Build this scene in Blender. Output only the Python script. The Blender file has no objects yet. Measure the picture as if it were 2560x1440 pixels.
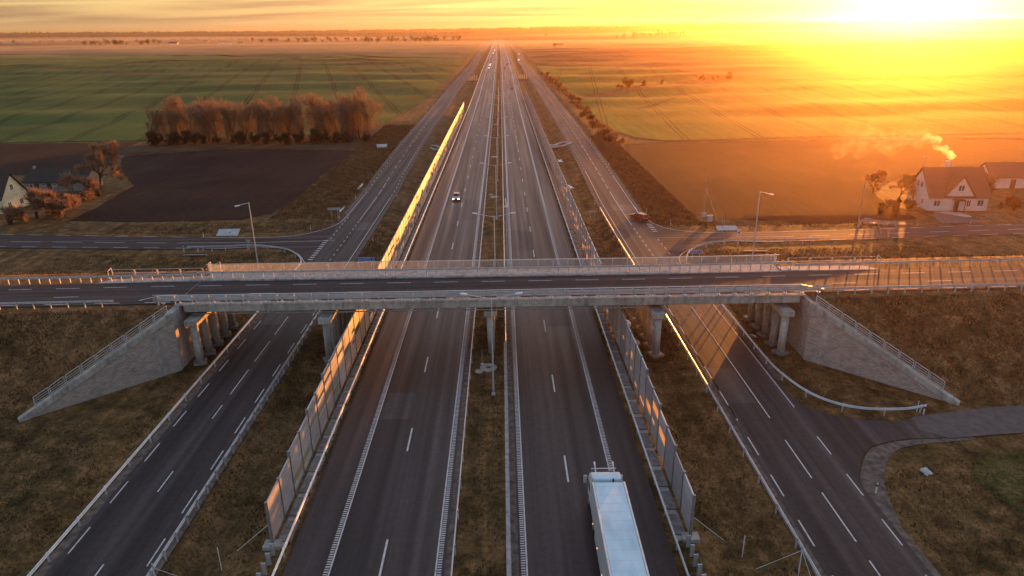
import bpy, bmesh, math, random
import numpy as np
from mathutils import Vector, Matrix
from mathutils.geometry import delaunay_2d_cdt
random.seed(7)
rng = np.random.default_rng(11)
R_ = math.radians
scene = bpy.context.scene
COL = scene.collection

# ------------------------------------------------------------------ camera
CAM_H = 37.0
cam_data = bpy.data.cameras.new('camera')
cam = bpy.data.objects.new('camera', cam_data); COL.objects.link(cam)
cam_data.sensor_width = 36.0
cam_data.lens = 36.0 * 1712.0 / 2560.0
cam_data.clip_start = 0.5
cam_data.clip_end = 30000.0
rows = [[0.9998133953029599, 0.015608272717999444, -0.011382284284261726],
        [-0.016134554030261632, 0.35069410319334776, -0.9363510677900988],
        [-0.010623122846496942, 0.9363599883635428, 0.3508804945459552]]
cam.matrix_world = Matrix.Translation((0, 0, CAM_H)) @ Matrix(rows).to_4x4()
scene.camera = cam

# ------------------------------------------------------------------ sky and sun
SUN_AZ, SUN_EL = 29.3, 1.85          # degrees east of +Y, above the horizon
sun_dir = Vector((math.sin(R_(SUN_AZ)) * math.cos(R_(SUN_EL)), math.cos(R_(SUN_AZ)) * math.cos(R_(SUN_EL)), math.sin(R_(SUN_EL))))
world = bpy.data.worlds.new('World'); scene.world = world; world.use_nodes = True
wn, wl = world.node_tree.nodes, world.node_tree.links
wn.clear()
w_out = wn.new('ShaderNodeOutputWorld'); w_bg = wn.new('ShaderNodeBackground')
w_sky = wn.new('ShaderNodeTexSky'); w_sky.sky_type = 'NISHITA'; w_sky.sun_disc = False
w_sky.sun_elevation = R_(SUN_EL); w_sky.sun_rotation = R_(SUN_AZ)
w_sky.air_density = 1.0; w_sky.dust_density = 2.5; w_sky.ozone_density = 1.5
w_tc = wn.new('ShaderNodeTexCoord')
def wmath(op, a, b=None, c=None):
    n = wn.new('ShaderNodeMath'); n.operation = op
    for i, v in enumerate((a, b, c)):
        if v is None: continue
        if isinstance(v, (int, float)): n.inputs[i].default_value = v
        else: wl.new(v, n.inputs[i])
    return n.outputs[0]
# glow of the bright air round the low sun (the disc itself is the sun lamp)
dotn = wn.new('ShaderNodeVectorMath'); dotn.operation = 'DOT_PRODUCT'
nrm = wn.new('ShaderNodeVectorMath'); nrm.operation = 'NORMALIZE'
wl.new(w_tc.outputs['Generated'], nrm.inputs[0])
wl.new(nrm.outputs[0], dotn.inputs[0]); dotn.inputs[1].default_value = sun_dir
ang = wmath('ARCCOSINE', wmath('MINIMUM', dotn.outputs['Value'], 0.99999))
g1 = wmath('EXPONENT', wmath('MULTIPLY', ang, -1 / R_(2.2)))
g2 = wmath('EXPONENT', wmath('MULTIPLY', ang, -1 / R_(9.0)))
g3 = wmath('EXPONENT', wmath('MULTIPLY', ang, -1 / R_(32.0)))
def wcol(fac, col):
    n = wn.new('ShaderNodeVectorMath'); n.operation = 'SCALE'
    n.inputs[0].default_value = col; wl.new(fac, n.inputs['Scale']); return n.outputs[0]
def wadd(a, b):
    n = wn.new('ShaderNodeVectorMath'); n.operation = 'ADD'; wl.new(a, n.inputs[0]); wl.new(b, n.inputs[1]); return n.outputs[0]
sep = wn.new('ShaderNodeSeparateXYZ'); wl.new(nrm.outputs[0], sep.inputs[0])
low = wmath('EXPONENT', wmath('MULTIPLY', wmath('ABSOLUTE', sep.outputs['Z']), -1 / 0.11))   # band of lit air hugging the horizon
glow = wadd(wadd(wcol(g1, (20, 11, 2.6)), wcol(wmath('MULTIPLY', g2, low), (3.6, 1.9, 0.35))), wcol(wmath('MULTIPLY', low, wmath('ADD', g3, 1.0)), (1.0, 0.82, 0.42)))
up = wmath('MINIMUM', wmath('MAXIMUM', wmath('MULTIPLY', sep.outputs['Z'], 2.2), 0.0), 1.0)      # clear cool air overhead
glow = wadd(glow, wcol(up, (0.50, 0.52, 0.58)))
# thin cloud sheets
cmap = wn.new('ShaderNodeCombineXYZ')
zs = wmath('ADD', wmath('MAXIMUM', sep.outputs['Z'], 0.0), 0.035)
wl.new(wmath('DIVIDE', sep.outputs['X'], zs), cmap.inputs[0]); wl.new(wmath('DIVIDE', sep.outputs['Y'], zs), cmap.inputs[1])
cno = wn.new('ShaderNodeTexNoise'); cno.inputs['Scale'].default_value = 0.22; cno.inputs['Detail'].default_value = 7; cno.inputs['Roughness'].default_value = 0.55
cno.inputs['Distortion'].default_value = 0.6
cmp_ = wn.new('ShaderNodeMapping'); cmp_.inputs['Rotation'].default_value = (0, 0, R_(-18)); cmp_.inputs['Scale'].default_value = (0.55, 1.5, 1)
wl.new(cmap.outputs[0], cmp_.inputs[0]); wl.new(cmp_.outputs[0], cno.inputs['Vector'])
cr = wn.new('ShaderNodeMapRange'); cr.inputs['From Min'].default_value = 0.40; cr.inputs['From Max'].default_value = 0.56
wl.new(cno.outputs['Fac'], cr.inputs['Value'])
cfac = wmath('MULTIPLY', cr.outputs[0], wmath('MINIMUM', wmath('MULTIPLY', wmath('MAXIMUM', wmath('SUBTRACT', sep.outputs['Z'], 0.008), 0.0), 70.0), 0.85))
skyscale = wn.new('ShaderNodeVectorMath'); skyscale.operation = 'SCALE'; skyscale.inputs['Scale'].default_value = 1.0
wl.new(w_sky.outputs[0], skyscale.inputs[0])
tot = wadd(skyscale.outputs[0], glow)
cmix = wn.new('ShaderNodeMix'); cmix.data_type = 'RGBA'
wl.new(cfac, cmix.inputs['Factor']); wl.new(tot, cmix.inputs['A'])
ccol = wn.new('ShaderNodeVectorMath'); ccol.operation = 'MULTIPLY'; ccol.inputs[1].default_value = (0.50, 0.47, 0.62)
wl.new(tot, ccol.inputs[0]); wl.new(ccol.outputs[0], cmix.inputs['B'])
wl.new(cmix.outputs['Result'], w_bg.inputs['Color']); w_bg.inputs['Strength'].default_value = 0.15
wl.new(w_bg.outputs[0], w_out.inputs['Surface'])

sun_l = bpy.data.lights.new('sun', 'SUN'); sun_l.energy = 4.5; sun_l.angle = R_(0.5); sun_l.color = (1.0, 0.33, 0.05)
sun_o = bpy.data.objects.new('sun', sun_l); COL.objects.link(sun_o)
sun_o.rotation_euler = (-sun_dir).to_track_quat('-Z', 'Y').to_euler()
sun_o.location = (300, 500, 60)

scene.view_settings.view_transform = 'Standard'; scene.view_settings.look = 'None'
scene.view_settings.exposure = 2.0; scene.view_settings.gamma = 1.0
scene.cycles.volume_bounces = 0; scene.cycles.max_bounces = 5; scene.cycles.diffuse_bounces = 2
scene.cycles.glossy_bounces = 2; scene.cycles.transparent_max_bounces = 12; scene.cycles.transmission_bounces = 2
scene.cycles.caustics_reflective = False; scene.cycles.caustics_refractive = False
scene.cycles.volume_step_rate = 4.0

# ------------------------------------------------------------------ helpers
def tag(o, label=None, cat=None, group=None, kind=None):
    if label: o['label'] = label
    if cat: o['category'] = cat
    if group: o['group'] = group
    if kind: o['kind'] = kind
    return o
def empty(name, loc=(0, 0, 0), rz=0.0, label=None, cat=None, group=None):
    o = bpy.data.objects.new(name, None); COL.objects.link(o); o.location = loc; o.rotation_euler = (0, 0, rz)
    o.empty_display_size = 0.3
    return tag(o, label, cat, group)
class MB:
    """collects shapes for ONE mesh object"""
    def __init__(s): s.v = []; s.f = []; s.mi = []; s.cur = 0
    def add(s, vs, fs):
        n = len(s.v); s.v += [tuple(p) for p in vs]; s.f += [tuple(i + n for i in f) for f in fs]; s.mi += [s.cur] * len(fs)
    def box(s, c, d, rz=0.0, m=None):
        x, y, z = d[0] / 2, d[1] / 2, d[2] / 2
        P = [Vector((a * x, b * y, e * z)) for e in (-1, 1) for b in (-1, 1) for a in (-1, 1)]
        M = m if m is not None else Matrix.Rotation(rz, 3, 'Z')
        c = Vector(c)
        s.add([M @ p + c for p in P], [(0, 2, 3, 1), (4, 5, 7, 6), (0, 1, 5, 4), (2, 6, 7, 3), (0, 4, 6, 2), (1, 3, 7, 5)])
    def bb(s, x0, x1, y0, y1, z0, z1): s.box(((x0 + x1) / 2, (y0 + y1) / 2, (z0 + z1) / 2), (x1 - x0, y1 - y0, z1 - z0))
    def bar(s, a, b, w, h=None, up=(0, 0, 1)):
        a, b = Vector(a), Vector(b); d = (b - a); L = d.length
        if L < 1e-6: return
        d.normalize(); u = Vector(up)
        if abs(d.dot(u)) > .98: u = Vector((0, 1, 0))
        sx = d.cross(u).normalized(); sz = sx.cross(d)
        M = Matrix((sx, d, sz)).transposed()
        s.box((a + b) / 2, (w, L, h if h else w), m=M)
    def tube(s, pts, r, n=6, cap=True):
        pts = [Vector(p) for p in pts]; rs = r if isinstance(r, (list, tuple)) else [r] * len(pts)
        vs = []; fs = []
        for i, p in enumerate(pts):
            d = (pts[min(i + 1, len(pts) - 1)] - pts[max(i - 1, 0)]).normalized()
            u = Vector((0, 0, 1)) if abs(d.z) < .9 else Vector((1, 0, 0))
            a = d.cross(u).normalized(); b = d.cross(a)
            for k in range(n):
                t = 2 * math.pi * k / n; vs.append(p + (a * math.cos(t) + b * math.sin(t)) * rs[i])
        for i in range(len(pts) - 1):
            for k in range(n):
                k2 = (k + 1) % n; fs.append((i * n + k, i * n + k2, (i + 1) * n + k2, (i + 1) * n + k))
        if cap: fs.append(tuple(range(n - 1, -1, -1))); fs.append(tuple((len(pts) - 1) * n + k for k in range(n)))
        s.add(vs, fs)
    def prism(s, poly, z0, z1):
        n = len(poly)
        zz0 = z0 if isinstance(z0, (list, tuple)) else [z0] * n; zz1 = z1 if isinstance(z1, (list, tuple)) else [z1] * n
        s.add([(p[0], p[1], zz0[i]) for i, p in enumerate(poly)] + [(p[0], p[1], zz1[i]) for i, p in enumerate(poly)],
              [tuple(range(n - 1, -1, -1)), tuple(range(n, 2 * n))] + [(i, (i + 1) % n, n + (i + 1) % n, n + i) for i in range(n)])
    def xprism(s, prof, x0, x1):
        """profile in (y,z) extruded along x"""
        n = len(prof)
        s.add([(x0, p[0], p[1]) for p in prof] + [(x1, p[0], p[1]) for p in prof],
              [tuple(range(n)), tuple(range(2 * n - 1, n - 1, -1))] + [((i + 1) % n, i, n + i, n + (i + 1) % n) for i in range(n)])
    def yprism(s, prof, y0, y1):
        n = len(prof)
        s.add([(p[0], y0, p[1]) for p in prof] + [(p[0], y1, p[1]) for p in prof],
              [tuple(range(n - 1, -1, -1)), tuple(range(n, 2 * n))] + [(i, (i + 1) % n, n + (i + 1) % n, n + i) for i in range(n)])
    def quad(s, a, b, c, d): s.add([a, b, c, d], [(0, 1, 2, 3)])
    def mesh(s, name, mats, smooth=False, fix=True):
        me = bpy.data.meshes.new(name); me.from_pydata(s.v, [], s.f)
        for m in (mats if isinstance(mats, (list, tuple)) else [mats]): me.materials.append(m)
        if any(s.mi): me.polygons.foreach_set('material_index', s.mi)
        if fix:
            bm = bmesh.new(); bm.from_mesh(me); bmesh.ops.recalc_face_normals(bm, faces=bm.faces); bm.to_mesh(me); bm.free()
        if smooth: me.polygons.foreach_set('use_smooth', [True] * len(me.polygons))
        me.update(); return me
    def build(s, name, mats, parent=None, smooth=False, fix=True, bevel=0.0):
        o = bpy.data.objects.new(name, s.mesh(name, mats, smooth, fix)); COL.objects.link(o)
        if parent: o.parent = parent
        if bevel:
            m = o.modifiers.new('bevel', 'BEVEL'); m.width = bevel; m.segments = 2; m.limit_method = 'ANGLE'
        return o
def inst(name, me, parent=None, loc=(0, 0, 0), rz=0.0):
    o = bpy.data.objects.new(name, me); COL.objects.link(o); o.location = loc; o.rotation_euler = (0, 0, rz)
    if parent: o.parent = parent
    return o
def copy_tree(o, parent=None):
    c = o.copy(); COL.objects.link(c)
    c.parent = parent
    for ch in list(CH.get(o.name, [])) or [x for x in o.children]:
        copy_tree(ch, c)
    return c
CH = {}
def struct(o): o['kind'] = 'structure'; return o

# ------------------------------------------------------------------ materials
def new_mat(name):
    m = bpy.data.materials.new(name); m.use_nodes = True
    return m, m.node_tree.nodes, m.node_tree.links, m.node_tree.nodes['Principled BSDF']
def nmap(N, L, scale, loc=(0, 0, 0), rot=(0, 0, 0), src='pos'):
    mp = N.new('ShaderNodeMapping'); mp.inputs['Scale'].default_value = scale; mp.inputs['Location'].default_value = loc; mp.inputs['Rotation'].default_value = rot
    if src == 'pos': g = N.new('ShaderNodeNewGeometry'); L.new(g.outputs['Position'], mp.inputs[0])
    else: g = N.new('ShaderNodeTexCoord'); L.new(g.outputs['Object'], mp.inputs[0])
    return mp.outputs[0]
def noise(N, L, vec, scale, detail=4, rough=.55, dist=0.0):
    n = N.new('ShaderNodeTexNoise'); n.inputs['Scale'].default_value = scale; n.inputs['Detail'].default_value = detail
    n.inputs['Roughness'].default_value = rough; n.inputs['Distortion'].default_value = dist; L.new(vec, n.inputs['Vector']); return n.outputs['Fac']
def ramp(N, L, fac, stops):
    r = N.new('ShaderNodeValToRGB'); e = r.color_ramp.elements
    while len(e) < len(stops): e.new(.5)
    for i, (p, c) in enumerate(stops): e[i].position = p; e[i].color = (*c, 1) if len(c) == 3 else c
    L.new(fac, r.inputs[0]); return r.outputs[0]
def mixc(N, L, fac, a, b, mode='MIX'):
    m = N.new('ShaderNodeMix'); m.data_type = 'RGBA'; m.blend_type = mode
    for k, v in (('Factor', fac), ('A', a), ('B', b)):
        s = m.inputs[k] if k != 'Factor' else m.inputs[0]
        if k != 'Factor': s = [i for i in m.inputs if i.name == k and i.type == 'RGBA'][0]
        if isinstance(v, (int, float)): s.default_value = v
        elif isinstance(v, tuple): s.default_value = (*v, 1)
        else: L.new(v, s)
    return [o for o in m.outputs if o.type == 'RGBA'][0]
def mth(N, L, op, a, b=None):
    n = N.new('ShaderNodeMath'); n.operation = op
    for i, v in enumerate((a, b)):
        if v is None: continue
        if isinstance(v, (int, float)): n.inputs[i].default_value = v
        else: L.new(v, n.inputs[i])
    return n.outputs[0]
def bump(N, L, B, h, strength=.3, dist=.1):
    b = N.new('ShaderNodeBump'); b.inputs['Strength'].default_value = strength; b.inputs['Distance'].default_value = dist
    L.new(h, b.inputs['Height']); L.new(b.outputs[0], B.inputs['Normal'])
def simple(name, c1, c2=None, scale=3.0, rough=.6, metal=0.0, bmp=0.0, spec=.5, stretch=(1, 1, 1), src='obj', pos=(.35, .65)):
    m, N, L, B = new_mat(name)
    B.inputs['Roughness'].default_value = rough; B.inputs['Metallic'].default_value = metal; B.inputs['Specular IOR Level'].default_value = spec
    v = nmap(N, L, stretch, src=src); f = noise(N, L, v, scale)
    c2 = c2 or tuple(x * .75 for x in c1)
    L.new(ramp(N, L, f, [(pos[0], c2), (pos[1], c1)]), B.inputs['Base Color'])
    if bmp: bump(N, L, B, f, bmp, .05)
    return m
def asphalt(name, along='y', base=(.035, .027, .0255), period=3.75, off=0.0, rough=.5, bands=None, spec=.36):
    m, N, L, B = new_mat(name); B.inputs['Specular IOR Level'].default_value = spec
    st = (1, .012, 1) if along == 'y' else (.012, 1, 1)
    v = nmap(N, L, st); streak = noise(N, L, v, .9, 5, .6)
    v2 = nmap(N, L, (1, 1, 1)); fine = noise(N, L, v2, 9.0, 3, .7); patch = noise(N, L, nmap(N, L, (1, .25, 1) if along == 'y' else (.25, 1, 1)), .16, 4, .6, .8)
    a = tuple(x * .5 for x in base); b = tuple(x * 1.8 for x in base)
    mott = noise(N, L, v2, 1.7, 6, .75)
    col = ramp(N, L, streak, [(.3, a), (.52, base), (.72, b)])
    col = mixc(N, L, .75, col, ramp(N, L, patch, [(.3, (.62, .6, .6)), (.5, (1, 1, 1)), (.7, (1.25, 1.18, 1.15))]), 'MULTIPLY')
    col = mixc(N, L, .6, col, ramp(N, L, fine, [(.25, (.7, .7, .7)), (.75, (1.3, 1.3, 1.3))]), 'MULTIPLY')
    col = mixc(N, L, .8, col, ramp(N, L, mott, [(.3, (.62, .60, .60)), (.5, (1, 1, 1)), (.68, (1.4, 1.32, 1.28))]), 'MULTIPLY')
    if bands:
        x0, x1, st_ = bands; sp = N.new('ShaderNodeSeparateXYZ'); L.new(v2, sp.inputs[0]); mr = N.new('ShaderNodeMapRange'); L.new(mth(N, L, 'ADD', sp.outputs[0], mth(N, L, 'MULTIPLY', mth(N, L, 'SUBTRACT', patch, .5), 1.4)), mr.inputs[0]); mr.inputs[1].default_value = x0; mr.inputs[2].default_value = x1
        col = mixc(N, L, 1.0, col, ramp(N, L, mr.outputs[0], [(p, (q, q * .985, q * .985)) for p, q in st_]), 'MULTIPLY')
    L.new(col, B.inputs['Base Color'])
    rr = N.new('ShaderNodeMapRange'); L.new(streak, rr.inputs[0]); rr.inputs[1].default_value = .3; rr.inputs[2].default_value = .7
    rr.inputs[3].default_value = rough + .14; rr.inputs[4].default_value = rough - .08; L.new(rr.outputs[0], B.inputs['Roughness'])
    bump(N, L, B, fine, .25, .02)
    return m
def grassy(name, dark, mid, dry, drypos=.55, scale=1.0, bs=.8):
    m, N, L, B = new_mat(name)
    B.inputs['Roughness'].default_value = .9; B.inputs['Specular IOR Level'].default_value = .15
    v = nmap(N, L, (1, 1, 1)); big = noise(N, L, v, .06 * scale, 5, .6, .5); med = noise(N, L, v, .5 * scale, 5, .65); fine = noise(N, L, v, 3.2 * scale, 4, .7)
    c = ramp(N, L, med, [(.34, dark), (.5, mid), (.66, dry)])
    c = mixc(N, L, ramp(N, L, big, [(drypos - .12, (0, 0, 0)), (drypos + .12, (1, 1, 1))]), c, mixc(N, L, .6, dry, c))
    stk = noise(N, L, nmap(N, L, (1, .07, 1)), .9, 4, .6)
    c = mixc(N, L, .8, c, ramp(N, L, stk, [(.32, (.62, .66, .62)), (.5, (1, 1, 1)), (.68, (1.5, 1.38, 1.25))]), 'MULTIPLY')
    c = mixc(N, L, .85, c, ramp(N, L, fine, [(.30, (.42, .42, .42)), (.5, (1, 1, 1)), (.70, (1.8, 1.65, 1.4))]), 'MULTIPLY')
    L.new(c, B.inputs['Base Color'])
    bump(N, L, B, mth(N, L, 'ADD', fine, mth(N, L, 'MULTIPLY', med, 1.5)), bs, .25)
    return m
M = {}
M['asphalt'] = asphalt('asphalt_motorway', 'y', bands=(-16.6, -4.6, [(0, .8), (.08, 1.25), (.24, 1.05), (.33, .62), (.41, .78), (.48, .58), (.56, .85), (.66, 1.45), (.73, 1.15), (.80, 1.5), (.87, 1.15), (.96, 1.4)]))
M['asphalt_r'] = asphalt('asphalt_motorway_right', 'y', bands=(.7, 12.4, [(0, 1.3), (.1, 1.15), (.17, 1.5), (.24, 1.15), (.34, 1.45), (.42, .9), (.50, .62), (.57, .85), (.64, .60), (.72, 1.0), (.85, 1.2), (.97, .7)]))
M['asphalt_side'] = asphalt('asphalt_side_road', 'y', (.040, .032, .031), rough=.62, spec=.28)
M['asphalt_cross'] = asphalt('asphalt_cross_road', 'x', (.046, .038, .038), rough=.74, spec=.2)
M['asphalt_old'] = simple('asphalt_spur', (.115, .1, .092), (.07, .062, .06), 1.2, .8, bmp=.3, src='pos')
M['marking'] = simple('road_paint', (.62, .60, .57), (.36, .34, .33), 2.2, .6, src='pos', pos=(.25, .55))
M['gravel'] = simple('gravel_shoulder', (.17, .135, .11), (.06, .046, .036), 1.6, .9, bmp=.6, src='pos')
M['grass'] = grassy('verge_grass', (.028, .021, .008), (.092, .062, .020), (.21, .122, .055), .50)
M['bank'] = grassy('embankment_grass', (.034, .022, .009), (.120, .067, .025), (.26, .150, .070), .46)
M['median_grass'] = grassy('median_grass', (.030, .022, .010), (.080, .054, .021), (.16, .10, .048), .5)
M['concrete'] = simple('concrete', (.42, .41, .38), (.30, .29, .27), 2.5, .75, bmp=.15, src='pos')
def stained(name, c1, c2):
    m = simple(name, c1, c2, 2.5, .75, bmp=.15, src='pos'); N, L = m.node_tree.nodes, m.node_tree.links; B = N['Principled BSDF']; lk = B.inputs['Base Color'].links[0].from_socket
    s1 = noise(N, L, nmap(N, L, (1, 1, .12)), 1.6, 5, .65); s2 = noise(N, L, nmap(N, L, (1, 1, 1)), .35, 4, .6)
    c = mixc(N, L, .9, lk, ramp(N, L, s1, [(.32, (.55, .54, .52)), (.5, (1, 1, 1)), (.7, (1.15, 1.13, 1.1))]), 'MULTIPLY')
    c = mixc(N, L, .8, c, ramp(N, L, s2, [(.35, (.72, .71, .69)), (.6, (1.08, 1.06, 1.03))]), 'MULTIPLY'); L.new(c, B.inputs['Base Color']); return m
M['concrete'] = stained('concrete', (.44, .43, .40), (.32, .31, .29))
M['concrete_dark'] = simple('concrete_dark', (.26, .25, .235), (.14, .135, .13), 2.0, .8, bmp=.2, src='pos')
M['steel'] = simple('galvanised_steel', (.62, .66, .70), (.48, .52, .55), 1.5, .42, .45, src='pos')
M['steel_dull'] = simple('dull_steel', (.34, .34, .35), (.22, .22, .23), 2, .5, .4, src='pos')
M['white'] = simple('white_paint', (.75, .75, .74), (.6, .6, .6), 2, .45)
M['black'] = simple('black_rubber', (.018, .018, .018), (.03, .03, .03), 4, .8)
M['snow'] = simple('old_snow', (.80, .80, .82), (.62, .62, .66), 3, .7, bmp=.2)

# ------------------------------------------------------------------ terrain
ZP = np.array([(-400, 0), (0, 0), (380, 0), (440, .5), (624, 3.4), (900, 5.3), (1390, 7.7), (3000, 10), (6000, 16), (9500, 20)], float)
def zr(y): return np.interp(y, ZP[:, 0], ZP[:, 1])
def sstep(a, b, x): t = np.clip((x - a) / (b - a), 0, 1); return t * t * (3 - 2 * t)
def terrain(x, y):
    x = np.asarray(x, float); y = np.asarray(y, float)
    z = zr(y) - .10
    g = lambda c, w, d: -d * np.exp(-((x - c) / w) ** 2)
    z = z + g(-22.3, 2.1, .85) + g(18.4, 1.9, .85) + g(-2.1, 1.2, .12)
    openL = 1 - sstep(-8, 0, 8 - np.abs(y - 125.5)) ; openR = np.minimum(openL, 1 - sstep(-7, 0, 7 - np.abs(y - 58)))
    z = z + g(-36.2, .9, .45) * openL + g(32.9, .9, .45) * openR
    # swales along the local roads behind the bridge
    far = sstep(36, 44, np.abs(x + 2))
    z = z - .5 * np.exp(-((y - 134.0 - 0.02 * np.abs(x)) / 1.6) ** 2) * far * (1 - sstep(60, 90, np.abs(x)) * .6)
    # rough ground off the carriageways
    off = sstep(38, 60, np.abs(x + 1)) * sstep(136, 150, y) + sstep(50, 62, np.abs(x)) * (1 - sstep(45, 58, y))
    off = np.clip(off, 0, 1)
    u = .35 * np.sin(x * .047 + y * .031 + 1) + .42 * np.sin(y * .083 - x * .012 + .4 * np.sin(x * .02)) + .25 * np.sin(x * .11 - y * .05 + 2)
    amp = .25 + .9 * sstep(240, 340, y) + .9 * sstep(600, 1200, y)
    hump = (.40 * np.sin(y * .066 + .009 * x + 1.2 * np.sin(x * .011 + .5)) + .20 * np.sin(y * .113 - .017 * x + 2)) * sstep(262, 330, y) * (1 + .6 * sstep(500, 900, y))
    z = z + off * (u * amp * .6 + hump * (1 + 1.2 * sstep(600, 1200, y)))
    # low wooded ridges that close the view
    r = np.hypot(x, y); az = np.degrees(np.arctan2(x, y))
    el = np.interp(az, [-60, -34, -18, -6, 1, 11, 20, 36, 60], [.25, .22, .165, .19, .215, .33, .385, .385, .35]) + .012 * np.sin(az * 1.9) + .009 * np.sin(az * 4.7 + 1)
    ridge = CAM_H + 7200 * np.tan(np.radians(el))
    t = sstep(2600, 7200, r)
    z = z * (1 - t) + ridge * t
    return z
def tz(x, y): return float(terrain(x, y))
def axis(lo, hi, a, b, fine, grow):
    c = list(np.arange(a, b + 1e-6, fine)); s = fine; v = b
    while v < hi: s *= grow; v += s; c.append(min(v, hi))
    s = fine; v = a
    while v > lo: s *= grow; v -= s; c.insert(0, max(v, lo))
    return np.array(c)
def grid_mesh(name, xs, ys, fz, mat, smooth=True):
    X, Y = np.meshgrid(xs, ys); Z = fz(X, Y); V = np.stack([X, Y, Z], -1).reshape(-1, 3)
    nx, ny = len(xs), len(ys); i = np.arange((nx - 1) * (ny - 1)); r, c = i // (nx - 1), i % (nx - 1); a = r * nx + c
    F = np.stack([a, a + 1, a + nx + 1, a + nx], -1)
    me = bpy.data.meshes.new(name); me.vertices.add(len(V)); me.vertices.foreach_set('co', V.ravel())
    me.loops.add(F.size); me.loops.foreach_set('vertex_index', F.ravel()); me.polygons.add(len(F))
    me.polygons.foreach_set('loop_start', np.arange(0, F.size, 4)); me.polygons.foreach_set('loop_total', np.full(len(F), 4))
    me.polygons.foreach_set('use_smooth', [smooth] * len(F)); me.materials.append(mat); me.update(); me.validate()
    o = bpy.data.objects.new(name, me); COL.objects.link(o); return o
xs = axis(-9000, 9000, -75, 75, 1.1, 1.07); ys = axis(-300, 9400, 20, 150, 1.2, 1.035)
ys = np.unique(np.concatenate([ys, ZP[1:-2, 0]]))
ground = struct(grid_mesh('ground', xs, ys, terrain, M['grass']))

def in_poly(px, py, poly):
    inside = np.zeros(px.shape, bool); n = len(poly)
    for i in range(n):
        x0, y0 = poly[i]; x1, y1 = poly[(i + 1) % n]
        c = ((y0 > py) != (y1 > py)) & (px < (x1 - x0) * (py - y0) / ((y1 - y0) + 1e-12) + x0); inside ^= c
    return inside
def sheet(name, poly, mat, cell=3.0, dz=.05, fz=None, celly=None, parent=None, jag=0.0, seg=None):
    fz = fz or (lambda x, y: terrain(x, y)); celly = celly or cell; B = []
    sg = seg or max(cell, 1.5)
    for i in range(len(poly)):
        a, b = np.array(poly[i], float), np.array(poly[(i + 1) % len(poly)], float); n = max(1, int(np.hypot((b - a)[0] / sg, (b - a)[1] / (sg * celly / cell))))
        for k in range(n):
            p = a + (b - a) * k / n
            if jag and k: p = p + rng.normal(0, jag, 2)
            B.append(tuple(p))
    P = np.array(B); lo, hi = P.min(0), P.max(0)
    gx, gy = np.meshgrid(np.arange(lo[0], hi[0], cell), np.arange(lo[1], hi[1], celly)); gx = gx.ravel(); gy = gy.ravel()
    m = in_poly(gx, gy, [tuple(p) for p in P]); gx, gy = gx[m], gy[m]
    # keep interior points away from the edge
    if len(gx):
        keep = np.ones(len(gx), bool)
        for q in P: keep &= (np.abs(gx - q[0]) / cell + np.abs(gy - q[1]) / celly) > .45
        gx, gy = gx[keep], gy[keep]
    vs = [Vector(p) for p in B] + [Vector((a, b)) for a, b in zip(gx, gy)]
    nb = len(B); res = delaunay_2d_cdt(vs, [(i, (i + 1) % nb) for i in range(nb)], [], 1, 1e-6)
    V = np.array([(v.x, v.y) for v in res[0]]); Z = fz(V[:, 0], V[:, 1]) + dz
    me = bpy.data.meshes.new(name); me.from_pydata([(a, b, c) for (a, b), c in zip(V, Z)], [], [tuple(f) for f in res[2]])
    bm = bmesh.new(); bm.from_mesh(me)
    for f in bm.faces:
        f.normal_update()
        if f.normal.z < 0: f.normal_flip()
        f.smooth = True
    bm.to_mesh(me); bm.free(); me.materials.append(mat); me.update()
    o = bpy.data.objects.new(name, me); COL.objects.link(o)
    if parent: o.parent = parent
    return o
def ribbon(mb, pts, hw0, hw1, z=0.0, zf=None, step=None):
    """strip from hw0 (left of the path) to hw1 (right); heights follow the road profile"""
    P = [np.array(p, float) for p in pts]; n = len(P); V = []
    zf = zf or (lambda x, y: float(zr(y)))
    for i in range(n):
        d = P[min(i + 1, n - 1)] - P[max(i - 1, 0)]; d /= np.hypot(*d); nn = np.array([d[1], -d[0]])
        for h in (hw0, hw1):
            q = P[i] + nn * h; V.append((q[0], q[1], zf(q[0], P[i][1]) + z))
    mb.add(V, [(2 * i, 2 * i + 1, 2 * i + 3, 2 * i + 2) for i in range(n - 1)])
def dense(pts, step):
    out = []
    for a, b in zip(pts[:-1], pts[1:]):
        a, b = np.array(a, float), np.array(b, float); n = max(1, int(np.hypot(*(b - a)) / step))
        out += [tuple(a + (b - a) * k / n) for k in range(n)]
    return out + [tuple(pts[-1])]
def smooth_path(ctrl, n=8):
    P = [np.array(p, float) for p in ctrl]; P = [2 * P[0] - P[1]] + P + [2 * P[-1] - P[-2]]; out = []
    for i in range(1, len(P) - 2):
        for k in range(n):
            t = k / n; a, b, c, d = P[i - 1], P[i], P[i + 1], P[i + 2]
            out.append(tuple(.5 * ((2 * b) + (c - a) * t + (2 * a - 5 * b + 4 * c - d) * t * t + (3 * b - a - 3 * c + d) * t ** 3)))
    return out + [tuple(P[-2])]
YS = list(np.unique(np.concatenate([np.arange(-60, 300, 10.), np.arange(300, 1500, 20.), np.arange(1500, 5200, 100.), ZP[1:7, 0]])))
def mway_x(y): return 0.0 if y < 900 else -.004 * (y - 900)
# motorway carriageways
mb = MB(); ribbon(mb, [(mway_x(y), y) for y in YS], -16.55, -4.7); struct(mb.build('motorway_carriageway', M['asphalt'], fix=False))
mb = MB(); ribbon(mb, [(mway_x(y), y) for y in YS], .75, 12.35); struct(mb.build('motorway_carriageway', M['asphalt_r'], fix=False))
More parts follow.
